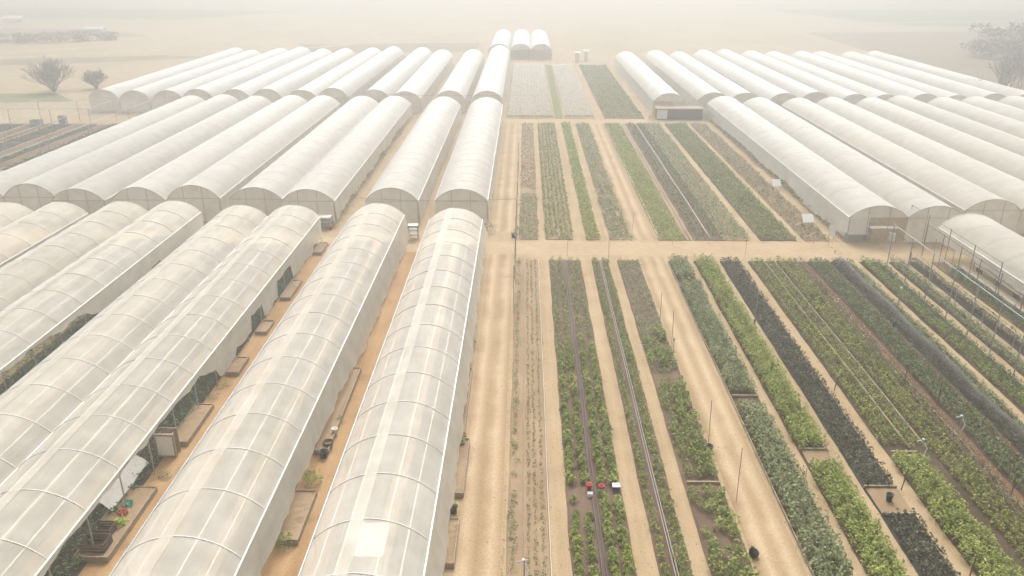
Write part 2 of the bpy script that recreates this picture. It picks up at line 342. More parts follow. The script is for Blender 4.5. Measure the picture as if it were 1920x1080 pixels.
for a in ((17.4,18.95,32.0,33.9),(15.2,16.55,36.0,37.2),(20.0,21.3,36.75,37.0)):
    m = MB(); R = []
    for y in lin(a[2], a[3], 5): R.append([(x, y, .1+random.uniform(-.008,.012)) for x in lin(a[0], a[1], 6)])
    m.grid(R); structure('bare_soil', m, M['soil_dry'])
# ------------------------------------------------------------------ crops, near field
crop('seedling_row', 'thin row of sprouting seedlings in the dry bed, nearest the main track', 'seedlings', L_['grey'], [-.45], Y0, Y1, .36, .2, .28, 22, .10, skip=.12)
crop('seedling_row', 'pair of thin seedling rows on the path side of the dry bed', 'seedlings', L_['deep'], [.3,.62,.98], Y0, Y1, .24, .1, .13, 10, .075, skip=.12)
bd = 'row of leafy green crop plants'
TOM_ROWS = [2.5, 3.13, 4.05, 4.68]
TOM_GAPS = [(33.2,34.0)]
# nearest plants of the four-row bed stand as individuals (copies of six kinds), the rest are one object
protos = []
for k in range(6):
    me = leaf_mesh('leafy_crop_plant', np.concatenate([plant_pts(0,0,0,.26,.48,48), plant_pts(0,0,0,.15,.45,28)]), rng.uniform(.65,1.3,76)*.15); me.materials.append(L_['mid' if k % 3 else 'bright']); protos.append(me)
indiv = 0; far_rows = []
for x in TOM_ROWS:
    y = 26.6 + random.uniform(0,.3)
    while y < 49.6:
        gap = any(a <= y <= b for a,b in TOM_GAPS) or (x < 3.5 and 31.4 < y < 33.2 and random.random() < .7) or random.random() < .05
        if not gap:
            o = bpy.data.objects.new('leafy_crop_plant', random.choice(protos)); COL.objects.link(o)
            o.location = (x+random.gauss(0,.04), y, .07); o.rotation_euler = (0,0,random.uniform(0,6.28)); k = random.uniform(.75,1.2); o.scale = (k,k,k)
            tag(o, 'leafy green crop plant in the four-row dark bed with twin drip pipes', 'plant', 'plants of the four-row bed'); indiv += 1
        y += .36 + random.uniform(-.05,.05)
crop('leafy_crop_rows', 'far end of the leafy green four-row bed, towards the cross track', 'crop', L_['mid'], TOM_ROWS, 49.7, Y1, .36, .24, .44, 30, .13, skip=.04)
crop('leafy_crop_rows', 'left row of leafy plants in the narrow two-row bed with grey pipes', 'crop', L_['mid'], [6.25], Y0, Y1, .3, .22, .42, 40, .12, skip=.04, gaps=[(30,30.4)])
crop('leafy_crop_rows', 'fuller right row of leafy plants beside grey pipes in the narrow two-row bed', 'crop', L_['mid'], [6.98,7.25], Y0, Y1, .32, .2, .4, 28, .12, skip=.06)
crop('bushy_crop', 'patchy green bushes with bare soil gaps in the bed left of the field road', 'crop', L_['mid'], [8.6,9.15,9.5,9.9], Y0, 52.0, .42, .29, .62, 36, .17, skip=.02, gaps=[(33.8,34.5),(44.6,46.6)], patch=-1.35)
crop('low_crop', 'low dusty reddish green crop at the far end of the patchy bed', 'crop', L_['grey'], lin(8.5,9.95,5), 46, 65.2, .36, .2, .24, 22, .11, skip=.1)
crop('low_crop', 'short green row closing the patchy bed beside the cross track', 'crop', L_['mid'], lin(8.5,10,5), 65.0, Y1, .35, .22, .3, 20, .12)
g5 = [(41.7,43.3),(61.2,62.2)]
crop('hedge_crop', 'dense grey green bush strip along the right side of the field road', 'crop', L_['grey'], lin(12.95,14.2,5), Y0, Y1, .31, .24, .72, 42, .14, gaps=g5)
crop('hedge_crop', 'dense bright green bush strip left of the near-black strip, with one bare gap', 'crop', L_['bright'], lin(15.25,16.5,5), Y0, Y1, .31, .24, .72, 42, .14, gaps=[(35.9,37.4)])
crop('dark_crop', 'dense near-black green low strip split by a bare patch holding a bucket', 'crop', L_['dark'], lin(17.5,18.85,6), Y0, Y1, .28, .15, .46, 18, .14, z0=.06, gaps=[(31.9,34.0)])
crop('yellow_crop', 'yellowish green double row edging the path right of the near-black strip', 'crop', L_['yellow'], [20.05,20.5,20.92], 37.6, Y1, .3, .165, .5, 28, .13)
crop('bright_crop', 'bright green bush strip in the foreground right, below the white valve post', 'crop', L_['bright'], lin(19.95,21.3,5), Y0, 36.6, .31, .24, .72, 42, .14)
crop('thin_crop', 'sparse pale green row between two tan strips in the wide yellowish bed', 'crop', L_['yellow'], [21.45,21.85], 37.6, Y1, .3, .2, .36, 28, .11, skip=.06)
crop('yellow_crop', 'wide yellow green block of four rows left of the red soil strip', 'crop', L_['yellow'], [22.45,22.93,23.41], Y0, Y1, .29, .17, .54, 32, .13)
crop('flowering_crop', 'rough yellowish row with pale flowers beside the red soil strip', 'crop', L_['dusty'], [23.9,24.32], Y0, Y1, .28, .17, .5, 34, .11, skip=.03)
crop('deep_green_crop', 'dark green block of four rows between the two red soil strips', 'crop', L_['deep'], [25.25,25.68,26.11,26.54], Y0, Y1, .28, .165, .46, 24, .14, skip=.02)
crop('grey_crop', 'grey black strip of bushes running along the grey shade net', 'crop', L_['dark'], lin(27.15,27.55,3), Y0, Y1, .28, .2, .5, 28, .10)
crop('pale_crop', 'pale green strip on the right side of the grey shade net', 'crop', L_['grey'], [28.2,28.68], Y0, Y1, .3, .2, .46, 36, .13)
crop('green_rows', 'left green row of the three rows beyond the sandy path right of the shade net', 'crop', L_['mid'], [29.88,30.36], Y0, Y1, .3, .2, .5, 38, .13)
crop('green_rows', 'brownish green row in the middle of the three rows right of the shade net', 'crop', L_['deep'], [30.8,31.25], Y0, Y1, .3, .19, .45, 34, .12)
crop('green_rows', 'green row along the foot of the grey pipe frame posts', 'crop', L_['grey'], [32.45,32.98], Y0, Y1, .3, .22, .5, 38, .13)
crop('dark_hedge', 'dark purplish hedge row under the low rail of the pipe frame', 'crop', L_['purple'], [34.1,34.4,34.6], Y0, Y1, .3, .22, .7, 30, .12)
crop('straw_crop', 'dry straw-yellow row beside the dark purplish hedge', 'crop', L_['straw'], [35.05,35.4], 52, Y1, .36, .2, .22, 14, .12, skip=.25)
crop('green_hedge', 'green hedge row between the straw strip and the pale benches under the right greenhouse', 'crop', L_['deep'], [36.2,36.5,36.8], Y0, 64.5, .34, .26, .8, 34, .14)
# pale flowers on the flowering row
P = np.stack([rng.uniform(23.7,24.4,90), rng.uniform(38,64,90), rng.uniform(.42,.6,90)], 1)
me = leaf_mesh('flower_heads', P, rng.uniform(.06,.13,90)); me.materials.append(mat_leaf('pale_petals', [(.6,.56,.5),(.75,.7,.66)]))
o = bpy.data.objects.new('flower_heads', me); COL.objects.link(o); tag(o, 'scattered pale flower heads over the rough yellowish row', 'flowers', kind='stuff')
# ------------------------------------------------------------------ crops, middle field
crop('fleece_crop', 'green low crop at the near end of the first mid-field bed', 'crop', L_['grey'], lin(-.3,1.25,6), YM0, 88, .45, .24, .2, 12, .17)
crop('low_crop', 'dusty low crop in the far half of the first mid-field bed', 'crop', L_['dusty'], lin(-.3,1.2,5), 90, YM1, .55, .22, .15, 9, .17, skip=.1)
crop('row_crop', 'five narrow dark rows in the second mid-field bed from the main track', 'crop', L_['mid'], lin(2.2,4.6,6), YM0, YM1, .38, .2, .3, 18, .16, skip=.06)
crop('green_strip', 'narrow bright green strip in the third mid-field bed from the main track', 'crop', L_['bright'], lin(6.1,7.05,4), YM0, YM1, .38, .26, .35, 18, .18)
crop('green_strip', 'patchy green strip in the mid-field bed just left of the field road', 'crop', L_['grey'], lin(8.35,10.1,6), YM0, YM1, .4, .24, .28, 16, .17, skip=.12)
crop('lettuce_block', 'broad pale bright green block just right of the field road in the mid field', 'crop', L_['bright'], lin(13.0,15.1,8), YM0, YM1, .36, .24, .22, 16, .17)
crop('row_crop', 'dark rows divided by a white irrigation line in the mid field', 'crop', L_['deep'], [16.5,16.95,17.4,18.2,18.6,18.95], YM0, YM1, .4, .19, .3, 13, .16)
crop('green_strip', 'grey green rows left of the pale path in the mid field', 'crop', L_['grey'], lin(19.4,21.4,5), YM0, YM1, .38, .24, .32, 18, .17)
crop('row_crop', 'wide dark green block of rows between two pale paths in the mid field', 'crop', L_['mid'], lin(22.7,25.75,8), YM0, YM1, .38, .2, .36, 18, .17)
crop('weedy_strip', 'rough greenish strip beside the first right-hand greenhouse', 'crop', L_['dusty'], lin(26.8,28.9,6), YM0, YM1, .4, .24, .3, 16, .17, skip=.1)
crop('far_crop', 'dark striped crop block in the far field beside the far right greenhouses', 'crop', L_['mid'], lin(13.7,19.7,12), 135, 205, .7, .27, .3, 8, .28)
crop('far_crop', 'thin grey green crop in the far field next to the far left greenhouse', 'crop', L_['dusty'], lin(-2.8,4.5,12), 135, 205, .9, .3, .2, 6, .28, skip=.1)
crop('far_crop', 'thin pale crop in the far field left of the dark striped block', 'crop', L_['dusty'], lin(7,11.5,8), 135, 205, .9, .3, .2, 6, .28, skip=.1)

# ------------------------------------------------------------------ greenhouses
EAVE = 2.4
def arch_z(t, rise): return rise*math.sin(PI*t)**.82
def prof(xc, w, rise, n=14, eave=EAVE, off=0):
    out = []; hw = w/2; R = (hw*hw + rise*rise)/(2*rise); A = math.asin(min(1, hw/R))
    for i in range(n+1):
        a = -A + 2*A*i/n
        out.append((xc + (R+off)*math.sin(a), eave + rise - R + (R+off)*math.cos(a)))
    return out
def hem_at(h, y):
    if y <= h[0][0]: return h[0][1]
    for (a, za), (b, zb) in zip(h, h[1:]):
        if y <= b: return za + (zb-za)*(y-a)/max(b-a, 1e-6)
    return h[-1][1]
def greenhouse(label, xc, w, y0, y1, rise=1.1, left=None, right=None, hoops=True, sp=3.1, film='film', gable0=False, gable1=False,
               posts=('r',), ridge=True, flare=.12, purl=3, group=None, detail=True, side='net'):
    g = thing('polytunnel', label, 'greenhouse', (xc, (y0+y1)/2, 0), group)
    F = M[film]; n = 14
    # roof sheet with slight sag between the hoops
    m = MB(); st = sp/4 if detail else sp; k = max(2, round((y1-y0)/st)); R = []
    sd = random.uniform(0, 9)
    for i in range(k+1):
        y = y0 + (y1-y0)*i/k; ph = ((y-y0)/sp) % 1
        sag = (.016 if ridge else .007)*math.sin(PI*ph)**2*(1+.6*math.sin(y*1.7+sd)) if detail else 0
        R.append([(x, y, z - sag*math.sin(PI*j/n)**.5 - .006*random.random()*detail) for j,(x,z) in enumerate(prof(xc,w,rise,n))])
    m.grid(R); m.build('roof_film', F, g, True)
    if ridge:
        m = MB(); R = []
        for i in range(k+1):
            y = y0 + (y1-y0)*i/k; P = prof(xc,w,rise,28,off=.03)
            R.append([(x,y,z) for x,z in P[10:14]])
        m.grid(R); m.build('ridge_strip', M['film_ridge'], g, True)
    # hoops over the film, one mesh each
    if hoops:
        q = int(round((y1-y0)/sp))
        for i in range(q+1):
            m = MB(); y = y0 + (y1-y0)*i/q
            m.tube([(x,y,z) for x,z in prof(xc,w,rise,16,off=.012)], .024 if ridge else .010, 5); m.build('hoop', M['white_tube'], g, True)
    # eave tubes and purlins
    if detail:
        for s in (-1, 1):
            m = MB(); m.tube([(xc+s*(w/2+.04), y0, EAVE), (xc+s*(w/2+.04), y1, EAVE)], .04, 6); m.build('eave_tube', M['white_tube'] if s > 0 or xc > 0 else M['steel'], g)
        P = prof(xc,w,rise,28,off=-.05)
        for j in (5, 10, 18, 23)[:purl+1]:
            m = MB(); m.tube([(P[j][0], y0, P[j][1]), (P[j][0], y1, P[j][1])], .028, 5); m.build('purlin', M['white_tube'], g)
    # side curtains hanging from the eaves
    for s, h in ((-1, left), (1, right)):
        if h is None: continue
        m = MB(); st = .35 if detail else 2.0; kk = max(2, int((y1-y0)/st)); R = []
        for i in range(kk+1):
            y = y0 + (y1-y0)*i/kk; hz = hem_at(h, y); row = []
            if detail: hz += .06*math.sin(y*2.1+sd) + .03*math.sin(y*5.3)
            for j in range(5):
                f = j/4; z = EAVE + (hz-EAVE)*f
                dx = flare*f*(EAVE-hz)/2.4 + (.05*f*math.sin(y*1.3+sd*2+j*.6) + .025*f*math.sin(y*4.7+j) if detail else 0)
                row.append((xc+s*(w/2+.05+dx), y, z))
            R.append(row)
        m.grid(R); m.build('side_curtain', M[side], g, True)
    # posts down the sides
    for s, c in ((-1,'l'),(1,'r')):
        if c not in posts: continue
        q = int(round((y1-y0)/sp))
        for i in range(q+1):
            y = y0 + (y1-y0)*i/q
            m = MB(); m.tube([(xc+s*(w/2-.04), y, -.1), (xc+s*(w/2-.04), y, EAVE)], .035, 6); m.build('post', M['steel'], g)
    # end walls
    for on, ye, d in ((gable0, y0, -1), (gable1, y1, 1)):
        if not on: continue
        P = prof(xc,w,rise,n,off=-.01)
        m = MB(); m.face([(x, ye+d*.02, z) for x,z in P]); m.build('gable_film', M['gable'], g)
        m = MB(); m.tube([(x, ye+d*.05, z) for x,z in prof(xc,w,rise,16,off=.02)], .032, 6); m.build('end_arch', M['steel'] if d < 0 else M['white_tube'], g, True)
        if on == 'closed':
            m = MB(); R = []
            for i in range(13):
                x = xc - w/2 + w*i/12; R.append([(x, ye+d*(.02+.03*math.sin(i*2.3+j)), EAVE*(1-j/5)) for j in range(6)])
            m.grid(R); m.build('end_wall_film', M['gable'], g, True)
        if detail:
            m = MB(); m.tube([(xc-w/2, ye+d*.06, EAVE), (xc+w/2, ye+d*.06, EAVE)], .03, 5); m.build('tie_bar', M['steel'], g)
            for fx in (.32, .68):
                x = xc - w/2 + w*fx; hw = w/2; RR = (hw*hw+rise*rise)/(2*rise); zt = EAVE + rise - RR + math.sqrt(RR*RR - (hw*(2*fx-1))**2)
                m = MB(); m.tube([(x, ye+d*.07, -.1), (x, ye+d*.07, zt)], .03, 5); m.build('end_post', M['steel'], g)
    return g
GN = 'polytunnels of the front left block'
YA, YB = 10.0, 71.6
WN = 4.86
low = [(0,.12),(200,.12)]
A = greenhouse('front polytunnel with clear white hoops running beside the main sandy track', -6.35, WN, YA-2.2+.05, 71.2, right=[(0,.75),(30,.75),(45,.8),(62,1.0),(72,1.1)], left=[(0,.6),(200,.6)], flare=.75, side='film_side', group=GN, posts=('r','l'))
B = greenhouse('second front polytunnel from the main track, sandy alley on both sides', -13.82, WN, YA, 72.6, right=[(0,.85),(28,.9),(34,1.0),(44,.75),(48,.25),(60,.3),(72,.2)], left=[(0,.6),(200,.6)], flare=.55, side='film_side', group=GN, posts=('r','l'))
Cg = greenhouse('third front polytunnel from the main track, its side curtain pulled up above the planters', -21.70, WN, YA, 71.9, group=GN, posts=('r','l'), flare=.06,
   right=[(0,2.15),(30,2.15),(38,2.1),(41.5,1.9),(43.9,1.25),(44.2,.35),(47.5,.3),(47.6,.75),(51,.55),(51.1,1.5),(53.4,1.5),(53.5,.35),(57.2,.4),(57.3,1.7),(61.5,1.6),(61.6,.3),(66,.25),(68.2,.2),(68.3,.7),(72,.4)], left=None)
D = greenhouse('fourth front polytunnel from the main track, joined to the one with the raised curtain', -26.60, WN, YA, 71.8, left=low, group=GN, posts=('l',))
Eg = greenhouse('fifth front polytunnel from the main track, with a sagging torn side curtain over dark plants', -33.45, WN, YA, 73.2, group=GN, flare=.1,
   right=[(0,1.8),(36,1.7),(39,1.55),(41,2.0),(44,2.2),(46.5,2.1),(48,1.7),(49,2.05),(51,1.7),(53,.9),(56,.35),(58,.3),(60,.9),(63,1.2),(64.5,.6),(66,.9),(68,.35),(74,.3)])
F_ = greenhouse('sixth front polytunnel from the main track, joined to the one with the torn curtain', -38.32, WN, YA, 72.9, left=low, group=GN, posts=('l',))
G = greenhouse('seventh front polytunnel from the main track, at the left edge of the photo', -44.1, WN, YA, 72.6, right=[(0,1.3),(50,1.5),(54,.9),(57,1.7),(64,1.7),(64.1,.3),(74,.3)], group=GN)
Hh = greenhouse('eighth front polytunnel from the main track, only its far end in view', -48.98, WN, YA, 72.4, left=low, group=GN, posts=())
VR = random.Random(3)
GM = 'polytunnels of the middle left block'
WM = 5.25; RM = 1.25
wave = [(0,.35),(80,.35),(84,.9),(88,.4),(95,.75),(99,.3),(104,1.0),(112,.5),(118,1.1),(125,.7),(136,.4)]
mids = [(-6.35, 'nearest the main track', [(0,.5),(200,.3)], low), (-13.3, 'second from the main track', low, low),
        (-21.75, 'third from the main track, wavy wall over leafy alley', wave, None), (-27.05, 'fourth from the main track, joined to the third', None, low),
        (-33.5, 'fifth from the main track, with brownish ragged side wall', [(0,.3),(90,.3),(95,1.2),(101,.4),(136,.9)], None), (-38.8, 'sixth from the main track, joined to the fifth', None, low),
        (-44.9, 'seventh from the main track', low, None), (-50.2, 'eighth from the main track', None, low), (-55.4, 'ninth and outermost, beside the ploughed strips', low, low)]
for i, (x, l, r, lf) in enumerate(mids):
    greenhouse('middle-block left polytunnel ' + l, x, WM, 77.4+VR.uniform(-.4,.5), 134.5+VR.uniform(-1.2,.8), RM+VR.uniform(-.14,.14), left=lf, right=r, gable0='closed', group=GM, posts=('r',) if r else (), sp=3.17, purl=1, ridge=False, film='film_mid').scale.z = VR.uniform(.95,1.05)
GF = 'polytunnels of the far left block'
fars = [(-6.5,'nearest the main track, running on to the hazy end hall'),(-13.0,'second from the main track'),(-20.6,'third from the main track, with a raised rounded top'),(-25.9,'fourth from the main track'),
        (-33.2,'fifth from the main track, behind a grey gap'),(-38.5,'sixth from the main track'),(-44.6,'seventh from the main track'),(-49.9,'eighth from the main track'),
        (-56.3,'ninth from the main track'),(-61.6,'tenth from the main track'),(-67.6,'eleventh from the main track'),(-73.2,'twelfth and outermost, bordering the open fields')]
for i, (x, l) in enumerate(fars):
    greenhouse('far-block left polytunnel ' + l, x, 5.2, 139.2+VR.uniform(-.5,.8), (207+VR.uniform(-3,2)) if i else 214, 1.45+VR.uniform(-.2,.2), left=low, right=low, hoops=False, film='film_far', gable0='closed', gable1=True, group=GF, posts=(), ridge=False, detail=False).scale.z = VR.uniform(.93,1.07)
GR = 'polytunnels of the middle right block'
rights = [(33.25,5.4,'first beside the crop field, white hut under its arch',[(0,.35),(78,.5),(82,.25),(90,.9),(100,.6),(110,.9),(136,.5)],None),(38.7,5.4,'second from the crop field, joined to the first',None,low),
          (45.4,5.3,'third from the crop field, behind a shaded gap',low,None),(50.75,5.3,'fourth from the crop field, joined to the third',None,low),
          (57.05,5.3,'fifth from the crop field, with dark framed side wall',[(0,.2),(83,.2),(83.1,1.0),(88,1.0),(88.1,.2),(200,.2)],None),(62.4,5.3,'sixth from the crop field',None,low),
          (69.0,5.3,'seventh from the crop field',low,None),(74.35,5.3,'eighth from the crop field',None,low),(81.0,5.3,'ninth from the crop field, at the right edge',low,low)]
for i, (x, w, l, lf, r) in enumerate(rights):
    greenhouse('middle-block right polytunnel ' + l, x, w, 72.4 if i < 2 else 75.2, 135.2+VR.uniform(-1,.8), 1.15 if i < 2 else 1.3+VR.uniform(-.15,.15), left=lf, right=r, gable0=True if i == 0 else 'closed', gable1=True, group=GR,
               posts=('l',) if lf else (), sp=3.17, purl=1, ridge=False, film='film_mid' if i < 2 else 'film_old', flare=.35 if i == 0 else .1).scale.z = 1 if i < 2 else VR.uniform(.95,1.06)
GRF = 'polytunnels of the far right block'
for i, (x, l) in enumerate([(24.5,'first beside the far field, low brown shed at its front'),(31.9,'second from the far field'),(37.2,'third from the far field'),(43.6,'fourth from the far field'),(48.9,'fifth from the far field'),
        (55.4,'sixth from the far field'),(60.7,'seventh from the far field'),(67.2,'eighth from the far field'),(72.5,'ninth from the far field'),(79.0,'tenth from the far field'),(84.4,'eleventh and outermost, below the dark trees')]):
    greenhouse('far-block right polytunnel ' + l, x, 5.3, 137.5+VR.uniform(-.6,.6), 203+VR.uniform(-2,3), 1.45+VR.uniform(-.2,.2), left=low, right=low, hoops=False, film='film_far', gable0='closed' if i else True, gable1=True, group=GRF, posts=(), ridge=False, detail=False).scale.z = VR.uniform(.93,1.07)
for i, (x, l) in enumerate([(-6.9,'left'),(-1.2,'middle'),(4.2,'right')]):
    greenhouse('hazy white hall closing the far field at the end of the main track, %s bay' % l, x, 5.4, 218, 262, 1.6, left=low, right=low, hoops=False, film='film_far', gable0='closed' if i == 0 else True, gable1=True, group='bays of the far hall', posts=(), ridge=False, detail=False)
greenhouse('lone front right polytunnel over pale benches at the right edge of the photo', 40.25, 5.5, 30, 69.6, 1.25, left=[(0,1.75),(62,1.7),(66,1.5),(70,1.25)], right=low, gable1=True, posts=('l',), sp=3.3, flare=.3, film='film_old', ridge=False)

# dark earth and crops inside the front tunnels (seen through film and under the curtains)
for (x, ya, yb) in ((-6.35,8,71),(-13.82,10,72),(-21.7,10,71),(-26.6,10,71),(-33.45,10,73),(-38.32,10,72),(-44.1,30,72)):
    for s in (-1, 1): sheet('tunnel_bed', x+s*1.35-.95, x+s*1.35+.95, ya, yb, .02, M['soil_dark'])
crop('tunnel_crop', 'dark leafy crop under the third front tunnel, seen below its raised curtain', 'crop', L_['deep'], [-19.7,-20.2,-20.7], 18, 71, .36, .24, .5, 20, .14)
crop('tunnel_crop', 'tall dark tomato vines under the fifth front tunnel, seen below its torn curtain', 'crop', L_['deep'], [-31.6,-32.3], 24, 72, .4, .32, 1.9, 46, .15)
crop('tunnel_crop', 'dark leafy crop under the seventh front tunnel, in the dark side slot', 'crop', L_['deep'], [-42.1,-42.8], 46, 71, .45, .34, 1.5, 34, .16)
crop('tunnel_crop', 'leafy weeds along the foot of the third middle-block tunnel', 'crop', L_['dusty'], [-18.9,-19.3], 78, 134, .8, .38, .7, 16, .2, skip=.3)
crop('verge_weeds', 'dark weeds along the foot of the first right tunnel beside the crop field', 'weeds', L_['deep'], [30.35,30.65], 74, 131, .7, .34, .7, 16, .2, skip=.2)
crop('verge_weeds', 'scrubby weeds along the verge of the cross track by the white hut', 'weeds', L_['dusty'], [28.5,33,36], 66.9, 72.5, .6, .3, .25, 10, .14, skip=.3)
crop('verge_weeds', 'tufts of weeds on the main track edge under the first front tunnel', 'weeds', L_['mid'], [-3.55], 20, 70, 1.6, .22, .28, 12, .12, skip=.45)
crop('verge_weeds', 'thin line of weeds on the right edge of the main track', 'weeds', L_['mid'], [-.86], 20, 66, .3, .07, .09, 6, .06, skip=.3)

L_['litter'] = mat_leaf('fallen_leaves', [(.10,.075,.04),(.17,.13,.075),(.08,.08,.035),(.22,.17,.11)], .05)
P = []
for (xa, xb, ya, yb, n, e) in ((1.4,2.15,20,66,260,.2),(5.0,6.0,20,66,360,.2),(7.5,8.25,20,66,300,.2),(10.2,12.75,20,66,420,.25),(14.45,15.05,20,66,300,.2),(16.7,17.3,20,66,300,.2),(19.05,19.8,20,66,320,.2),(-3.3,-.9,20,68,420,.2),(28.98,29.6,30,66,200,.3),(31.5,32.2,30,66,200,.3),(-11.2,-8.7,20,69,420,.3),(-19.0,-16.4,20,69,420,.3)):
    t = rng.beta(.28,.28,n); P.append(np.stack([xa + (xb-xa)*t, rng.uniform(ya,yb,n), np.full(n,.016)], 1))
P = np.concatenate(P); me = leaf_mesh('fallen_leaves', P, rng.uniform(.03,.11,len(P)), 1.0); me.materials.append(L_['litter'])
o = bpy.data.objects.new('fallen_leaves', me); COL.objects.link(o); tag(o, 'fallen leaves and clods scattered along the edges of the sandy paths', 'litter', kind='stuff')
# ------------------------------------------------------------------ pipes, nets, rails
def pipe(name, label, cat, pts, r, mat, group=None):
    m = MB(); m.tube(pts, r, 6); return tag(m.build(name, mat, None, True), label, cat, group)
def wob(x, z, y0=14, y1=66.8, a=.03): return [(x + a*math.sin(y*.31)+random.uniform(-a,a)*.4, y, z) for y in lin(y0,y1,24)]
for x, l in ((3.5,'left'),(3.68,'right')): pipe('drip_pipe', 'dark drip pipe, %s one of the twins along the middle of the four-row bed' % l, 'pipe', wob(x,.12), .035, M['pipe_dark'], 'twin drip pipes')
for x, l in ((6.62,'left'),(6.74,'right')): pipe('irrigation_pipe', 'long grey irrigation pipe, %s one of the pair in the narrow two-row bed' % l, 'pipe', wob(x,.34,a=.015), .02, M['pipe_grey'], 'grey pipes of the two-row bed')
pipe('garden_cord', 'pale cord along the path edge of the dry seedling bed', 'cord', wob(1.28,.12,a=.01), .016, M['roof'])
pipe('garden_cord', 'pale cord between the seedling rows of the dry bed', 'cord', wob(.02,.1,a=.01), .025, M['wood'])
pipe('irrigation_pipe', 'white irrigation line dividing the dark rows in the mid field', 'pipe', wob(17.8,.2,72.6,129.5), .035, M['roof'])
pipe('irrigation_pipe', 'white line along the left edge of the pale bright block in the mid field', 'pipe', wob(12.95,.12,72.6,129.5), .035, M['white_tube'])
for k, x in enumerate((15.45,15.85)): pipe('irrigation_pipe', ('tan hose, left' if k == 0 else 'tan hose, right') + ' of two on the bare strip right of the pale bright block', 'hose', wob(x,.09,72.6,129.5), .05, M['wood'], 'hoses on the bare mid-field strip')
pipe('timber_edging', 'long tan timber edge in the wide yellowish bed, left of the sparse row', 'edging', wob(21.15,.2,37.4,66.6,.02), .06, M['wood'])
pipe('timber_edging', 'long tan timber edge in the wide yellowish bed, right of the sparse row', 'edging', wob(22.15,.12,37.4,66.6,.02), .05, M['wood'])
pipe('timber_edging', 'timber edging between the field road and the grey green bush strip', 'edging', wob(12.72,.08,14,66.8,.02), .045, M['wood'])
m = MB(); R = []
for y in lin(14, 66.5, 70):
    R.append([(27.45+.1*math.sin(y*.7)+j*.13, y, .25+.42*math.sin(PI*j/5)+.04*math.sin(y*1.9+j)) for j in range(6)])
m.grid(R); tag(m.build('shade_net', M['shade_net'], None, True), 'long strip of grey shade net draped over the grey black bushes', 'shade net')
def pole(label, x, y, h, r=.035, lean=0, mat='steel', cap=None, name='pole', group=None, foot=False):
    g = thing(name, label, 'pole', (x, y, 0), group)
    m = MB(); m.tube([(x,y,-.1),(x+lean,y,h)], r, 6); m.build('shaft', M[mat], g)
    if cap: m = MB(); m.lathe(x+lean, y, [(r*1.2,h-.02),(r*2.2,h),(r*2.2,h+.1),(r,h+.14)], 10); m.build('cap', M[cap], g)
    if foot: m = MB(); m.lathe(x, y, [(r*2.2,0),(r*2.0,.5),(r*1.1,.52)], 8); m.build('foot_sleeve', M['black'], g)
    return g
# pipe frames: one row of posts tied by rails is one thing
def frame(label, x, ys, h, rails, r=.05, mat='steel', group=None):
    g = thing('pipe_frame', label, 'pipe frame', (x, ys[0], 0), group)
    for y in ys:
        m = MB(); m.tube([(x,y,-.1),(x,y,h+random.uniform(-.08,.08))], r, 6); m.build('post', M[mat], g)
    for z in rails:
        m = MB(); m.tube([(x+.0,ys[0],z),(x,ys[-1],z)], r*.8, 6); m.build('rail', M[mat], g)
    return g
frame('grey pipe frame of tall posts beside the green rows in front of the right greenhouse', 31.58, [46.0,48.9,51.9,55,58.4,62,65.6], 4.0, [3.9], .042)
frame('brown pipe frame of posts along the green hedge beside the right greenhouse', 35.95, [50.5,53.5,56.5,59.5,62.5,65.5,68.5], 3.1, [3.0], .036, 'steel_dull')
frame('low grey rail on short posts along the dark purplish hedge', 33.72, [46,50,54,58,62,66], 1.25, [1.2], .035)
frame('tall weathered pipe frame reaching from the hut corner past the lone front right tunnel', 36.7, [58,62,66,70,73.5], 3.4, [3.3,2.5], .036, 'steel_dull')
# free poles
pole('grey pole with dark foot standing at the edge of the near-black strip', 16.9, 53.4, 2.8, foot=True)
pole('pale pole with white top between the grey shade net and the dark green rows', 26.95, 53.2, 3.1, cap='white', foot=True)
for i, y in enumerate([55.5,62.5,67.5,72.8,79,88,98]):
    pole('tall thin grey pole in the line at the right edge of the main track', -.75, y, 3.9, .04, group='poles along the main track')
for l, x, y, h in (('on the cross track beside the four-row bed',3.9,68.0,2.6),('at the near corner of the patchy bed by the cross track',7.6,67.6,2.4),('at the left edge of the field road beyond the cross track',10.2,72.2,2.7),
                   ('at the cross track in front of the pale bright mid-field block',13.9,71.2,2.9),('on the cross track verge, in front of the dark mid-field rows',17.4,71.6,2.9),('on the cross track near the yellowish bed',19.9,68.0,2.7),
                   ('before the wide dark green mid-field block',22.5,72.0,2.9),('between the cross track and the white panel table',27.2,71.6,3.2),('in the dense grey green strip near the cross track',13.3,56.0,3.0),
                   ('left of the field road beside the low dusty crop',10.0,53.4,2.6),('right of the blue topped stake beside the field road',10.3,50.0,2.7),('in front of the round tub in the patchy bed',10.3,37.9,2.8),
                   ('on the right of the field road edge in the foreground',10.6,32.8,3.2),('in the grey green strip in the foreground',13.2,31.3,3.1),('at the bottom edge in the grey green strip',13.0,27.9,3.1)):
    pole('thin grey stake '+l, x, y, h, .02, random.uniform(-.08,.08), name='stake', group='thin stakes of the field')
for l, x, y, h in (('farther one on the path right of the near-black strip',19.4,44.0,1.0),('on the path beside the bare patch with the bucket',19.2,33.9,1.3),('on the foreground path left of the bright green strip',19.4,27.6,1.2),
                   ('in the wide yellow green block',23.9,44.5,1.6),('leaning in the red soil strip',24.9,42.2,1.6),('in the tan strip at the right',24.5,33.5,1.4)):
    pole('short brown stake '+l, x, y, h, .03, random.uniform(-.15,.15), 'wood_dark', name='stake', group='short brown stakes')
pole('stake with round blue top at the left edge of the field road', 10.2, 48.9, 1.0, .025, 0, 'steel', 'blue', name='stake')
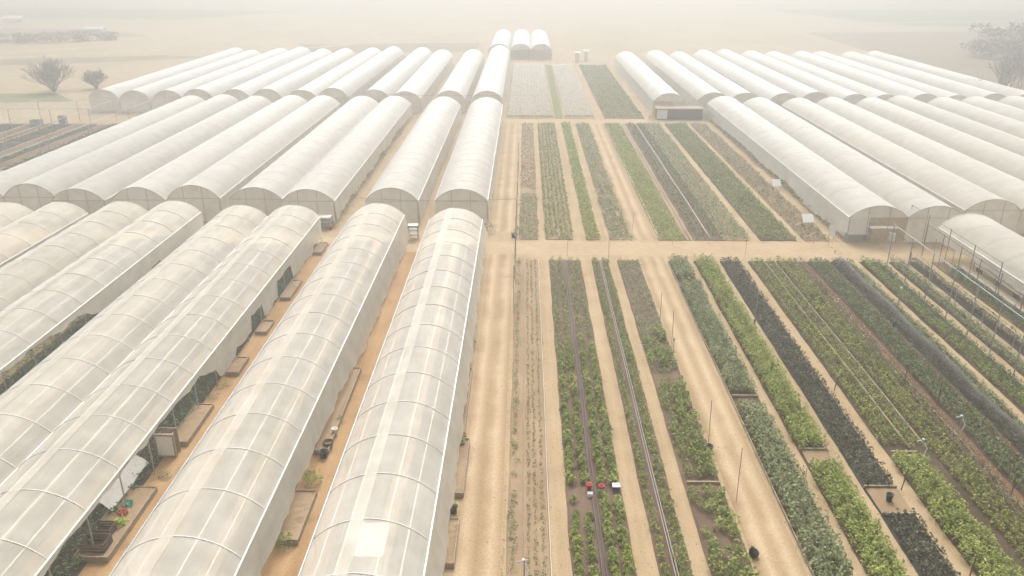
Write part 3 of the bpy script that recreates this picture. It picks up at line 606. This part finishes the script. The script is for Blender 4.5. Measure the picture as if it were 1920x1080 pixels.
pipe('overhead_cable', 'thin dark cable strung from the middle greenhouses over the main track to the pole line', 'cable', [(-16+ i*.95, 74.9, 3.35-.25*math.sin(PI*i/16)) for i in range(17)], .018, M['steel_dull'])
pipe('overhead_cable', 'thin cable strung across the far ends of the middle block', 'cable', [(-24+i*2.4, 136.6, 3.6-.2*math.sin(PI*i/12)) for i in range(13)], .02, M['steel_dull'])

# ------------------------------------------------------------------ planters, pots, boxes
def planter(label, x0, x1, y0, y1, h=.32, rows=True, group=None):
    g = thing('wooden_planter', label, 'planter', ((x0+x1)/2,(y0+y1)/2,0), group)
    t = .05
    for a in ((x0,x1,y0,y0+t),(x0,x1,y1-t,y1),(x0,x0+t,y0+t,y1-t),(x1-t,x1,y0+t,y1-t)):
        m = MB(); m.box(*a, -.02, h+random.uniform(-.02,.02)); m.build('side_board', M['wood'], g)
    m = MB(); R = []
    for y in lin(y0+t, y1-t, 16): R.append([(x, y, h-.08+random.uniform(-.02,.03)) for x in lin(x0+t, x1-t, 5)])
    m.grid(R); m.build('earth', M['soil_dry'], g)
    return g
def pot(label, x, y, r, h, mat, plant=None, name='pot', group=None, z=0):
    g = thing(name, label, name, (x,y,z), group)
    m = MB(); m.lathe(x, y, [(r*.75,z),(r,z+h*.9),(r*1.08,z+h*.9),(r*1.08,z+h),(r*.92,z+h),(r*.86,z+h*.5)], 14); m.build('body', M[mat], g, True)
    if plant:
        P = plant_pts(x,y,z+h*.8,r*plant[1],r*plant[2],int(plant[3])); me = leaf_mesh('leaves', P, rng.uniform(.7,1.3,len(P))*plant[4]); me.materials.append(L_[plant[0]])
        o = bpy.data.objects.new('leaves', me); COL.objects.link(o); o.parent = g; o.matrix_parent_inverse = Matrix.Translation((-x,-y,-z))
    return g
def bush(label, x, y, r, h, n, s, mat='mid', name='bush', group=None):
    P = plant_pts(x,y,0,r,h,n); me = leaf_mesh(name, P, rng.uniform(.7,1.3,n)*s); me.materials.append(L_[mat])
    o = bpy.data.objects.new(name, me); COL.objects.link(o); return tag(o, label, 'bush', group)
planter('long wooden planter of bare earth beside the main track under the first front tunnel', -4.35, -2.95, 32.9, 37.8)
planter('wooden planter box nearest the camera beside the main track', -4.3, -3.0, 27.9, 31.0)
planter('narrow wooden planter beside the main track, farthest of its row', -4.3, -3.3, 38.4, 46.0)
pot('small dark planter pot with green plant between the two track-side wooden planters', -3.35, 31.75, .2, .4, 'black', ('bright',1.3,2.0,60,.1))
pot('reddish clay pot on the edge of the track-side planter', -3.35, 38.2, .2, .35, 'clay')
pot('pale grey pot with leaves beside the clay pot near the main track', -3.4, 37.4, .22, .4, 'pipe_grey', ('mid',1.6,1.6,50,.12))
pot('clay pot standing in the nearest track-side planter', -3.85, 30.2, .17, .34, 'clay', z=.24)
bush('weedy bush sprouting from under the first front tunnel beside the main track', -3.6, 49.5, .5, .8, 120, .12, 'dusty')
bush('dark green bush at the front corner of the first middle tunnel beside the main track', -3.35, 74.4, .55, 1.2, 110, .16, 'deep')
pot('pot with yellow flowers at the corner where the main track meets the cross track', -.95, 73.3, .3, .35, 'black', ('straw',1.4,1.6,60,.13))
bush('dark bush behind the yellow flowers at the corner of the first mid-field bed', -.55, 74.6, .5, .7, 90, .15, 'deep')
# alley right of the second tunnel
planter('slatted wooden planter under the near side of the second front tunnel', -11.5, -10.3, 29.3, 33.0)
planter('long wooden planter edge under the far side of the second front tunnel', -11.4, -10.55, 36.5, 46)
bush('bright green bush poking out from under the second front tunnel into the sandy alley', -10.75, 33.9, .55, .95, 170, .14, 'bright')
bush('green weeds beside the timber at the near end of the second front tunnel', -10.9, 29.2, .5, .9, 140, .13, 'mid')
bush('small green tuft at the foot of the second front tunnel in the alley', -10.6, 39.8, .3, .5, 60, .11, 'mid')
bush('tiny green tuft against the left foot of the first front tunnel', -8.6, 56.5, .28, .4, 40, .11, 'yellow')
pot('black pot lying by the planter edge under the second front tunnel', -10.75, 36.3, .25, .4, 'black')
pot('brown pot next to the black pot under the second front tunnel', -10.7, 37.2, .28, .42, 'wood_dark')
pot('small white tub beside the brown pot under the second front tunnel', -10.6, 38.4, .17, .5, 'white')
# alley right of the third tunnel
planter('nearest wooden planter in the left alley, with vegetables at its end', -20.0, -18.45, 28.0, 33.2)
planter('wooden planter of bare earth in the left alley behind the pale framed panel', -19.6, -18.5, 37.2, 41.3)
for k, (ya, yb) in enumerate(((45.2,47.4),(51.3,53.2),(57.5,61.2),(67.8,70.6))):
    planter(['low wooden planter in the left alley under the long hanging curtain','low wooden planter in the left alley in the first curtain gap','low wooden planter filled with pale timber in the left alley','low wooden planter at the far end of the left alley'][k], -19.2, -18.35, ya, yb, .3)
g = thing('framed_panel', 'pale framed panel leaning upright in the left alley before a planter', 'panel', (-19.1, 36.3, 0))
m = MB(); m.box(-19.65,-18.75,36.15,36.2,.12,1.35); m.build('sheet', M['white'], g)
for a in ((-19.72,-19.65,36.1,36.26,0,1.45),(-18.75,-18.68,36.1,36.26,0,1.45),(-19.65,-18.75,36.1,36.26,1.35,1.45),(-19.65,-18.75,36.1,36.26,.03,.12)):
    m = MB(); m.box(*a); m.build('frame_bar', M['wood'], g)
m = MB(); m.box(-19.7,-18.7,36.7,36.76,0,1.5); m.build('back_board', M['wood'], g)
for x in (-19.55,-18.85): m = MB(); m.box(x-.03,x+.03,36.2,36.72,1.28,1.34); m.build('strut', M['wood'], g)
def crate(label, x, y, w, d, h, z=0, mat='wood', group=None):
    g = thing('wooden_crate', label, 'crate', (x,y,z), group)
    m = MB(); m.box(x-w/2,x+w/2,y-d/2,y+d/2,z,z+.03); m.build('bottom', M[mat], g)
    for q in range(3):
        zz = z+.04+q*h/3
        m = MB()
        m.box(x-w/2,x+w/2,y-d/2,y-d/2+.03,zz,zz+h/4); m.box(x-w/2,x+w/2,y+d/2-.03,y+d/2,zz,zz+h/4)
        m.box(x-w/2,x-w/2+.03,y-d/2+.032,y+d/2-.032,zz,zz+h/4); m.box(x+w/2-.03,x+w/2,y-d/2+.032,y+d/2-.032,zz,zz+h/4)
        m.build('slat_ring', M[mat], g)
    for sx in (-1,1):
        for sy in (-1,1): m = MB(); m.box(x+sx*(w/2-.06)-.025,x+sx*(w/2-.06)+.025,y+sy*(d/2-.06)-.025,y+sy*(d/2-.06)+.025,z+.03,z+h); m.build('corner_post', M[mat], g)
    return g
crate('slatted wooden crate on the earth at the near end of the left alley planter', -19.3, 28.75, 1.1, .8, .45, .24, 'wood_dark')
crate('slatted wooden crate behind the first one in the left alley planter', -19.45, 29.75, .9, .7, .4, .24, 'wood_dark')
bush('bright lettuce heap at the middle of the nearest left alley planter', -19.05, 30.3, .5, .6, 190, .17, 'lime', 'lettuce_heap')
m = MB()
for i in range(7): 
    a = i*.9; m.lathe(-19.2+.2*math.cos(a), 31.1+.16*math.sin(a), [(.02,.26),(.06,.30),(.065,.34),(.035,.39),(.01,.44)], 8)
tag(m.build('red_vegetables', M['red'], None, True), 'small pile of red vegetables beside the lettuce heap', 'vegetables')
m = MB(); m.grid([[(-19.45+.09*i, 31.55+.09*j, .3+.12*math.sin(i*1.1)*math.cos(j*.9)+.1) for i in range(6)] for j in range(6)])
tag(m.build('teal_cloth', M['green_cloth'], None, True), 'crumpled dark teal cloth behind the red vegetables', 'cloth')
m = MB(); m.grid([[(-20.35+.1*i, 31.2+.5*j, .34+.5*(1-i/6)+.04*math.sin(i+j*1.3)) for i in range(7)] for j in range(9)])
tag(m.build('white_sheet', M['roof'], None, True), 'slack white sheet leaning along the tunnel side behind the vegetable planter', 'sheet')
for i,(x,y) in enumerate(((-19.5,35.4),(-19.2,34.6),(-18.6,34.4),(-19.0,42.4),(-18.9,44.0))):
    bush(['weeds below the pale framed panel','scrubby weeds in the middle of the left alley edge','small dry tuft on the left alley sand','dry weeds beyond the alley planter','green weeds under the ragged curtain corner'][i], x, y, [.5,.6,.35,.5,.55][i], .32, 70, .11, 'dusty' if i < 4 else 'mid', 'weed_clump')
def rack(label, x, y, w, d, h):
    g = thing('wooden_rack', label, 'rack', (x,y,0))
    for sx in (-1,1):
        for sy in (-1,1): m = MB(); m.box(x+sx*w/2-.03,x+sx*w/2+.03,y+sy*d/2-.03,y+sy*d/2+.03,0,h); m.build('leg', M['wood'], g)
    for z in (h*.3,h*.65,h-.02): m = MB(); m.box(x-w/2-.02,x+w/2+.02,y-d/2-.02,y+d/2+.02,z,z+.04); m.build('shelf', M['grey'] if z < h*.9 else M['white'], g)
    return g
rack('small white topped rack between tunnel rows at the far end of the fifth front tunnel', -30.0, 73.6, 1.1, 1.0, 1.3)
rack('small rack with clutter under the corner of the third middle tunnel', -19.9, 75.8, 1.4, .9, 1.2)
pot('red pot on the ground beside the cluttered rack', -19.2, 75.2, .18, .35, 'red')
bush('grey weeds round the cluttered rack at the tunnel corner', -19.0, 76.1, .6, .7, 90, .16, 'dusty')
rack('small rack of bottles in the gap between the first and second front tunnels', -10.6, 72.6, .9, .6, 1.4)
# inside the first tunnel
def table(label, x, y, w, d, h, mat='white'):
    g = thing('table', label, 'table', (x,y,0))
    m = MB(); m.box(x-w/2,x+w/2,y-d/2,y+d/2,h-.05,h); m.build('table_top', M[mat], g)
    for sx in (-1,1):
        for sy in (-1,1): m = MB(); m.box(x+sx*(w/2-.06)-.03,x+sx*(w/2-.06)+.03,y+sy*(d/2-.06)-.03,y+sy*(d/2-.06)+.03,0,h-.05); m.build('leg', M['steel'], g)
    return g
table('white square table seen through the film in the first front tunnel', -6.7, 28.6, 1.3, 2.2, 1.0)
table('large pale table under the film at the near end of the first front tunnel', -6.3, 24.3, 2.0, 2.6, 1.3)
# field litter
pot('black bucket standing on the bare patch in the near-black strip', 18.15, 32.9, .17, .5, 'black', name='bucket')
pot('dark round tub at the road edge of the patchy bush bed', 10.15, 37.3, .26, .3, 'black', name='tub')
m = MB()
m.lathe(10.4, 28.9, [(.12,.0),(.21,.06),(.23,.2),(.17,.36),(.06,.46),(.09,.52),(.05,.55)], 9)
m.v = [(x+.05*math.sin(z*9)+random.uniform(-.025,.025), y+random.uniform(-.025,.025), z) for x,y,z in m.v]
tag(m.build('black_sack', M['black'], None, True), 'small black sack lying at the foreground edge of the field road', 'sack')
for l, x, y in (('left',3.36,33.6),('right',3.98,33.5)):
    g = thing('red_bucket', 'small red bucket across the four-row bed, %s one of two' % l, 'bucket', (x,y,.07))
    m = MB(); m.lathe(x,y,[(.11,.07),(.15,.36),(.165,.36),(.165,.4),(.13,.4),(.1,.3)],14); m.build('body', M['red'], g, True)
    m = MB(); m.tube([(x-.15,y,.38),(x-.11,y,.5),(x,y,.55),(x+.11,y,.5),(x+.15,y,.38)],.008,5); m.build('handle', M['steel'], g)
g = thing('white_box', 'small white box in front of the left red bucket', 'box', (3.38,33.05,0)); m = MB(); m.box(3.25,3.5,32.95,33.15,.07,.24); m.build('body', M['white'], g); m = MB(); m.box(3.24,3.51,32.94,33.16,.243,.27); m.build('lid', M['grey'], g)
g = thing('dark_crate', 'dark blue box with pale lid beside the path at the end of the bucket row', 'box', (4.72,33.6,0)); m = MB(); m.box(4.55,4.9,33.45,33.75,.05,.33); m.build('body', M['blue'], g); m = MB(); m.box(4.53,4.92,33.43,33.77,.333,.37); m.build('lid', M['white'], g)
pipe('white_hose', 'short bent white hose lying below the dark blue box', 'hose', [(4.75,32.9,.12),(4.82,32.5,.3),(4.62,32.25,.36),(4.5,32.2,.2)], .03, M['white_tube'])
def cross_boards(label, x0, x1, y):
    m = MB(); m.box(x0, x1, y-.05, y+.05, 0, .2); return tag(m.build('bed_divider', M['wood'], None), label, 'board')
cross_boards('wooden end board near the bucket patch, far side', 17.35, 19.0, 34.0); cross_boards('wooden end board near the bucket patch, near side', 17.35, 19.0, 31.85)
cross_boards('wooden end board at the gap of the bright green strip, far side', 15.1, 16.6, 37.3); cross_boards('wooden end board in the grey green strip by the field road', 12.8, 14.4, 43.0)
cross_boards('wooden end board of the patchy bush bed', 8.4, 10.1, 34.2); cross_boards('wooden end board at the near end of the yellowish double row', 20.0, 21.4, 37.1)
def standpipe(label, x, y, h):
    g = thing('water_standpipe', label, 'standpipe', (x,y,0))
    m = MB(); m.tube([(x,y,-.1),(x,y,h)], .035, 7); m.build('riser', M['steel'], g)
    m = MB(); m.tube([(x-.35,y,h-.05),(x,y,h+.02),(x+.15,y+.1,h-.02)], .03, 7); m.build('outlet', M['steel'], g)
    m = MB(); m.lathe(x-.05,y,[(.03,h+.03),(.07,h+.06),(.07,h+.09),(.03,h+.12)],10); m.build('valve_wheel', M['white'], g)
    m = MB(); m.tube([(x+.02,y,h-.1),(x+.2,y-.1,h-.45),(x+.1,y-.1,h-.8)], .025, 6); m.build('hose', M['white_tube'], g)
    return g
standpipe('white headed standpipe in the wide yellow green block at right', 24.7, 39.2, 1.1)
standpipe('grey standpipe with valve at the near end of the sparse row', 21.6, 37.0, .95)
standpipe('standpipe with pale outlet at the bottom edge in the dry seedling bed', .1, 27.4, .9)
# right of the mid field: panels, hut, benches
def panel_table(label, x, y, w, h, tilt):
    g = thing('field_table', label, 'panel', (x,y,0))
    m = MB(); c, s = math.cos(tilt)*.5, math.sin(tilt)*.5
    v = [(x-w/2,y-c,h-s),(x+w/2,y-c,h-s),(x+w/2,y+c,h+s),(x-w/2,y+c,h+s)]
    m.face(v); m.face([(a,b,d-.05) for a,b,d in reversed(v)])
    for i in range(4): a, b = v[i], v[(i+1)%4]; m.face([a,(a[0],a[1],a[2]-.05),(b[0],b[1],b[2]-.05),b])
    m.build('board', M['white'], g)
    for sx in (-1,1): m = MB(); m.box(x+sx*w*.4-.03,x+sx*w*.4+.03,y-.03,y+.03,0,h-.06); m.build('leg', M['steel'], g)
    return g
panel_table('white tilted panel on legs near the end of the mid field by the hut', 28.2, 76.6, 1.1, 1.0, .7)
panel_table('white panel on legs halfway along the first right tunnel', 29.1, 90.5, 1.0, .9, .7)
panel_table('white slab leaning at the corner of the first right tunnel beside the hut', 29.5, 73.4, .6, .8, 1.2)
g = thing('white_hut', 'white hut with grey band under the arch of the first right tunnel', 'hut', (31.0,73.0,0))
m = MB(); m.box(30.75,32.5,72.55,74.4,.66,2.2); m.build('wall', M['white'], g)
m = MB(); m.box(30.72,32.53,72.52,74.43,-.05,.655); m.build('grey_band', M['grey'], g)
m = MB(); m.box(30.7,32.55,72.5,74.45,2.205,2.26); m.build('roof', M['white'], g)
m = MB(); m.box(32.2,32.45,72.5,72.515,.1,.6); m.build('door', M['steel_dull'], g)
table('long white topped bench in the open front of the first right tunnel', 34.2, 73.2, 2.6, .7, 1.2)
table('grey work table deeper in the open front of the first right tunnel', 33.6, 76.0, 1.6, .8, .9, 'grey')
for l, x, y, c in (('white',34.9,72.6,'white'),('grey',33.1,74.9,'grey')):
    m = MB(); m.box(x-.25,x+.25,y-.2,y+.2,0,.75); m.box(x-.27,x+.27,y-.22,y+.22,.753,.8); tag(m.build('storage_box', M[c]), l+' storage box on the ground in the open front of the first right tunnel', 'box')
pipe('frame_tube', 'long grey tube leaning from the hut corner down to the cross track', 'tube', [(30.5,73.9,2.45),(32.5,73.2,1.5),(33.8,72.8,.6)], .03, M['roof'])
# under the lone front right tunnel
for l, x, h in (('front',37.35,.75),('rear',38.7,.85)):
    g = thing('plant_bench', 'long pale bench under the lone front right tunnel, %s one' % l, 'bench', (x,55,0), 'long benches')
    m = MB(); m.box(x-.35,x+.35,44,64.5,h-.07,h); m.build('bench_top', M['wood'], g)
    m = MB(); m.box(x-.38,x-.352,44,64.5,h-.1,h+.05); m.build('front_rail', M['white_tube'], g)
    for y in lin(44.5,64,8): m = MB(); m.box(x-.3,x+.3,y-.03,y+.03,0,h-.07); m.build('leg', M['steel_dull'], g)
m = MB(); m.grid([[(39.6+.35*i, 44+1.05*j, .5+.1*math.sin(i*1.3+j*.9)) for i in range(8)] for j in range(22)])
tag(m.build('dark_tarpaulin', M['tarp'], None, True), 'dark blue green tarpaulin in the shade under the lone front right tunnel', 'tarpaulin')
bush('small red flowering plant on a bench at the right edge', 37.3, 54.2, .35, .5, 70, .12, 'purple', 'red_flowers')
P = plant_pts(36.9,54.6,.9,.35,.5,40); me = leaf_mesh('red_blooms', P, rng.uniform(.1,.16,40)); me.materials.append(mat_leaf('red_petals', [(.35,.05,.04),(.45,.10,.08)]))
o = bpy.data.objects.new('red_blooms', me); COL.objects.link(o); tag(o, 'cluster of red blooms above the bench at the right edge', 'flowers')
m = MB(); m.box(37.0,37.7,52.6,53.3,.76,1.35); m.box(36.97,37.73,52.57,53.33,1.353,1.4); tag(m.build('pale_crate', M['roof']), 'pale box on the bench near the red blooms', 'box')
# low shed at front of first far right tunnel
g = thing('brown_shed', 'long low brown shed across the front of the first far right tunnel', 'shed', (26,135,0))
m = MB(); m.box(21.9,29.4,133.9,136.2,0,1.7); m.build('wall', M['wood_dark'], g)
m = MB(); m.box(21.7,29.6,133.7,136.4,1.705,1.85); m.build('roof', M['wood'], g)
m = MB(); m.box(21.9,23.6,133.84,133.895,.1,1.6); m.build('door', M['white'], g)
bush('hedge bush at the left end of the far cross track shed', 20.9,133.4,.7,1.0,90,.2,'dusty'); bush('hedge bush at the right end of the far cross track shed',29.4,133.2,.9,1.3,120,.2,'dusty')

# ------------------------------------------------------------------ left: ploughed strips and net house
for k, (a, b, s) in enumerate([(-66.5,-59.6,'soil_dark'),(-68.4,-66.9,'soil'),(-70.2,-68.6,'soil_dark'),(-72.4,-70.5,'soil'),(-76,-72.8,'soil_dark'),(-80,-76.4,'soil'),(-96,-80.6,'soil_dark')]):
    bed(a, b, 80, 128, M[s], .06)
crop('far_rows', 'dark fine crop rows in the net house strip next to the outermost middle tunnel', 'crop', L_['deep'], lin(-66.2,-60,12), 80, 128, .45, .17, .28, 12, .2)
crop('far_rows', 'bluish dark crop row between two tan strips at the far left', 'crop', L_['deep'], lin(-70,-68.9,3), 80, 128, .5, .22, .25, 8, .22)
crop('far_rows', 'dusty mixed crop rows at the left edge beyond the tan strips', 'crop', L_['deep'], lin(-95,-73,18), 80, 128, .8, .26, .25, 6, .25)
g = thing('net_house', 'see-through net house on thin posts over the ploughed strips at far left', 'net house', (-72,105,0))
for y in (86,98,110,122,130):
    for x in (-60.5,-66.6,-72.6,-79,-86):
        m = MB(); m.tube([(x,y,-.1),(x,y,3.6)], .05, 5); m.build('post', M['steel'], g)
for x in (-60.5,-66.6,-72.6,-79,-86): m = MB(); m.tube([(x,86,3.6),(x,130,3.6)], .035, 5); m.build('wire', M['steel'], g)
for y in (98,110,122,130): m = MB(); m.tube([(-60.5,y,3.6),(-86,y,3.6)], .035, 5); m.build('wire', M['steel'], g)
m = MB(); m.grid([[(-60.5-5.1*i, 131, 3.7*(1-j/4)) for i in range(6)] for j in range(5)]); m.build('rear_netting', M['net_faint'], g)
panel_table('small white sign board on legs among the fine dark rows at far left', -62.6, 92.5, .9, 1.0, 1.3)
panel_table('small white board beyond the tan strips at the left edge', -78.5, 108, .9, .8, .9)
crate('bluish crate near the net house rear wall at far left', -78.0, 127.0, 1.6, 1.0, 1.0, 0, 'grey'); crate('tall bluish crate beside the net house rear wall at far left', -74.0, 127.5, 1.0, .8, 1.6, 0, 'grey')
# fleece-covered far plots
for (x0,x1,l) in ((-2.9,4.6,'left'),(6.7,11.7,'right')):
    m = MB(); m.grid([[(x, y, .32+.03*math.sin(x*2+y*.7)) for x in lin(x0,x1,10)] for y in lin(136,205,40)])
    tag(m.build('crop_fleece', M['cover_net'], None, True), 'pale fleece stretched over the far field plot, %s one of two' % l, 'fleece', 'fleeces of the far field')

# ------------------------------------------------------------------ trees
def bare_tree(label, x, y, h, spread=.55, depth=5, r0=None, name='bare_tree', group=None, seed=1, trunk=.25, stems=1):
    R = random.Random(seed); g = thing(name, label, 'tree', (x,y,0), group)
    tm = MB(); wm = MB()
    def grow(p, d, L, r, k):
        q = p + d*L; mid = p + d*L*.5 + Vector((R.uniform(-1,1),R.uniform(-1,1),0))*L*.06
        (tm if k >= depth-1 else wm).tube([p,mid,q], r, 5 if k > 2 else 3, r*.68, cap=False)
        if k == 0: return
        n = R.choice((2,3,3)) if k < depth else 4
        for i in range(n):
            a = R.uniform(0,2*PI) if k < depth else i*2*PI/n + R.uniform(-.5,.5)
            t = R.uniform(.3, spread+.25)
            ax = d.cross(Vector((math.cos(a),math.sin(a),.3))).normalized()
            nd = (Matrix.Rotation(t,3,ax) @ d); nd.z += .12; nd.normalize()
            grow(q if i == 0 else p + d*L*R.uniform(.3,1), nd, L*R.uniform(.66,.9), max(r*.64, .022), k-1)
    for q in range(stems):
        a = q*2*PI/stems + R.uniform(-.4,.4); tl = .05 if stems == 1 else R.uniform(.25,.95)
        grow(Vector((x,y,-.1)), Vector((tl*math.cos(a),tl*math.sin(a),1)).normalized(), h*trunk, r0 or h*.02, depth)
    tm.build('trunk', M['bark'], g, True); wm.build('crown', M['twig'], g)
    return g
bare_tree('bare spreading tree beside the outermost far left tunnel', -94.5, 162, 7.0, .5, 5, .13, seed=4, trunk=.3, stems=8)
bare_tree('small bare bush tree right of the spreading bare tree', -88, 166, 4.4, .6, 5, .1, seed=11, trunk=.28, stems=8)
bare_tree('bare tree rising among the right tunnels at the right edge', 88.4, 150.5, 9.0, .45, 5, .16, seed=8, trunk=.3, stems=3)
def leafy_tree(label, x, y, h, w, mat, n=500, s=.7, group=None, seed=1):
    R = np.random.default_rng(seed); g = thing('tree', label, 'tree', (x,y,0), group)
    m = MB(); m.tube([(x,y,-.1),(x+.1,y,h*.35),(x,y,h*.75)], h*.03, 6, h*.01)
    for k in range(5): 
        a = k*1.3; m.tube([(x,y,h*(.3+.07*k)),(x+math.cos(a)*w*.3,y+math.sin(a)*w*.3,h*(.55+.06*k))], h*.012, 4, h*.004)
    m.build('trunk', M['bark'], g, True)
    C = []
    for k in range(20):
        a = R.uniform(0,2*PI); rr = w*.38*R.uniform(.2,1); cz = h*R.uniform(.14,.85); q = n//20
        p = R.normal(0,1,(q,3)); p /= np.linalg.norm(p,axis=1)[:,None]; p *= (R.uniform(.4,1,q)**.5)[:,None]*np.array([w*.22,w*.22,h*.16])
        C.append(p + np.array([x+rr*math.cos(a), y+rr*math.sin(a), cz]))
    C = np.concatenate(C); me = leaf_mesh('crown', C, R.uniform(.6,1.4,len(C))*s); me.materials.append(mat)
    o = bpy.data.objects.new('crown', me); COL.objects.link(o); o.parent = g; o.matrix_parent_inverse = Matrix.Translation((-x,-y,0))
    return g
wint = mat_leaf('winter_crown', [(.11,.10,.08),(.16,.14,.11),(.13,.12,.09)], .1)
for k, (x, y, h, w) in enumerate([(121,203,8,12),(129,198,10,12),(137,206,12,13),(131,214,11,13),(142,218,13,13),(150,208,13,12),(126,226,9,12),(147,196,11,12)]):
    leafy_tree('dark hazy tree of the grove beyond the outermost far right tunnel', x, y, h, w*1.25, wint, 1500, 1.0, 'grove beyond the right tunnels', 20+k)
for k, (x, y, h, w) in enumerate([(-150,262,3.4,11),(-143,265,3.8,10),(-158,261,3.2,11),(-167,259,3.2,11),(-176,258,3.0,11),(-136,269,3.0,8)]):
    leafy_tree('low dark hedge tree inside the bend of the country road at far left', x, y, h, w, wint, 700, .8, 'hedge trees in the road bend', 40+k)
# far sheds
def shed(label, x, y, w, d, h, rz=0):
    g = thing('farm_shed', label, 'shed', (x,y,0))
    m = MB(); m.box(x-w/2,x+w/2,y-d/2,y+d/2,0,h); m.build('wall', M['white'], g)
    m = MB(); a = [(x-w/2-.3,y-d/2-.3,h),(x+w/2+.3,y-d/2-.3,h),(x+w/2+.3,y,h+d*.22),(x-w/2-.3,y,h+d*.22)]; m.face(a)
    b = [(x-w/2-.3,y,h+d*.22),(x+w/2+.3,y,h+d*.22),(x+w/2+.3,y+d/2+.3,h),(x-w/2-.3,y+d/2+.3,h)]; m.face(b)
    m.face([a[0],a[3],b[3]]); m.face([a[1],b[2],a[2]]); m.build('roof', M['roof'], g); return g
shed('hazy white farm shed in the fields at upper left', -152, 294, 6, 3, 1.5)
shed('hazy pale shed at the upper left corner of the photo', -212, 346, 8, 4, 1.6)
shed('small pale shed beyond the far field, left of two', 13.4, 214, 1.1, 1.4, 2.2); shed('small pale shed beyond the far field, right of two', 15.8, 216, 1.0, 1.4, 2.4)

# ------------------------------------------------------------------ air
m, t, N, L, out = nt('haze_air')
pv = N.new('ShaderNodeVolumePrincipled'); pv.inputs['Color'].default_value = (.585,.605,.625,1); pv.inputs['Density'].default_value = .0041; pv.inputs['Density Attribute'].default_value = ''
pv.inputs['Anisotropy'].default_value = 0.7
L.new(pv.outputs[0], out.inputs['Volume'])
try: m.cycles.homogeneous_volume = True
except Exception: pass
mb = MB(); mb.box(-650, 650, -70, 840, -1.2, 26.0); hz = tag(mb.build('haze', m), kind='stuff'); hz['label'] = 'pale warm haze lying over the whole farm'; hz['category'] = 'haze'

# ------------------------------------------------------------------ light
SUN_EL, SUN_AZ = math.radians(50), math.radians(2)      # azimuth from +Y towards +X
w = bpy.data.worlds.new('World'); sc.world = w; w.use_nodes = True
N = w.node_tree.nodes; L = w.node_tree.links; N.clear()
o_ = N.new('ShaderNodeOutputWorld'); bg = N.new('ShaderNodeBackground'); sk = N.new('ShaderNodeTexSky'); sk.sky_type = 'NISHITA'; sk.sun_disc = False
sk.sun_elevation = SUN_EL; sk.sun_rotation = SUN_AZ; sk.air_density = 1.0; sk.dust_density = 6.0; sk.ozone_density = 1.0
hs = N.new('ShaderNodeHueSaturation'); hs.inputs['Saturation'].default_value = .12
tint = N.new('ShaderNodeMixRGB'); tint.blend_type = 'MULTIPLY'; tint.inputs[0].default_value = 1; tint.inputs[2].default_value = (1,.985,.945,1)
L.new(sk.outputs[0], hs.inputs['Color']); L.new(hs.outputs[0], tint.inputs[1]); L.new(tint.outputs[0], bg.inputs[0]); bg.inputs[1].default_value = .15; L.new(bg.outputs[0], o_.inputs[0])
ld = bpy.data.lights.new('sun', 'SUN'); ld.energy = 0.8; ld.angle = math.radians(25); ld.color = (1,.975,.93)
lo = bpy.data.objects.new('sun', ld); COL.objects.link(lo)
dvec = Vector((math.sin(SUN_AZ)*math.cos(SUN_EL), math.cos(SUN_AZ)*math.cos(SUN_EL), math.sin(SUN_EL)))
lo.rotation_euler = dvec.to_track_quat('Z','Y').to_euler()

# ------------------------------------------------------------------ camera
cd = bpy.data.cameras.new('camera'); co = bpy.data.objects.new('camera', cd); COL.objects.link(co)
cd.sensor_width = 36; cd.lens = 36*1500/1920; cd.clip_end = 3000; cd.clip_start = .5
co.location = (0,0,25); co.rotation_euler = (PI/2 - math.atan(621/1500), 0, math.atan(26*math.cos(math.atan(621/1500))/1500))
sc.camera = co
sc.view_settings.view_transform = 'Standard'; sc.view_settings.look = 'None'; sc.view_settings.exposure = 0.93; sc.view_settings.gamma = 1
sc.cycles.volume_bounces = 2; sc.cycles.max_bounces = 8; sc.cycles.transparent_max_bounces = 12; sc.cycles.diffuse_bounces = 4
sc.cycles.use_denoising = True
print('individual plants', indiv)

for o_ in bpy.data.objects:
    lb = o_.get('label')
    if lb and not 4 <= len(lb.replace('-', ' ').split()) <= 16: print('LABEL', len(lb.replace('-', ' ').split()), o_.name, lb)
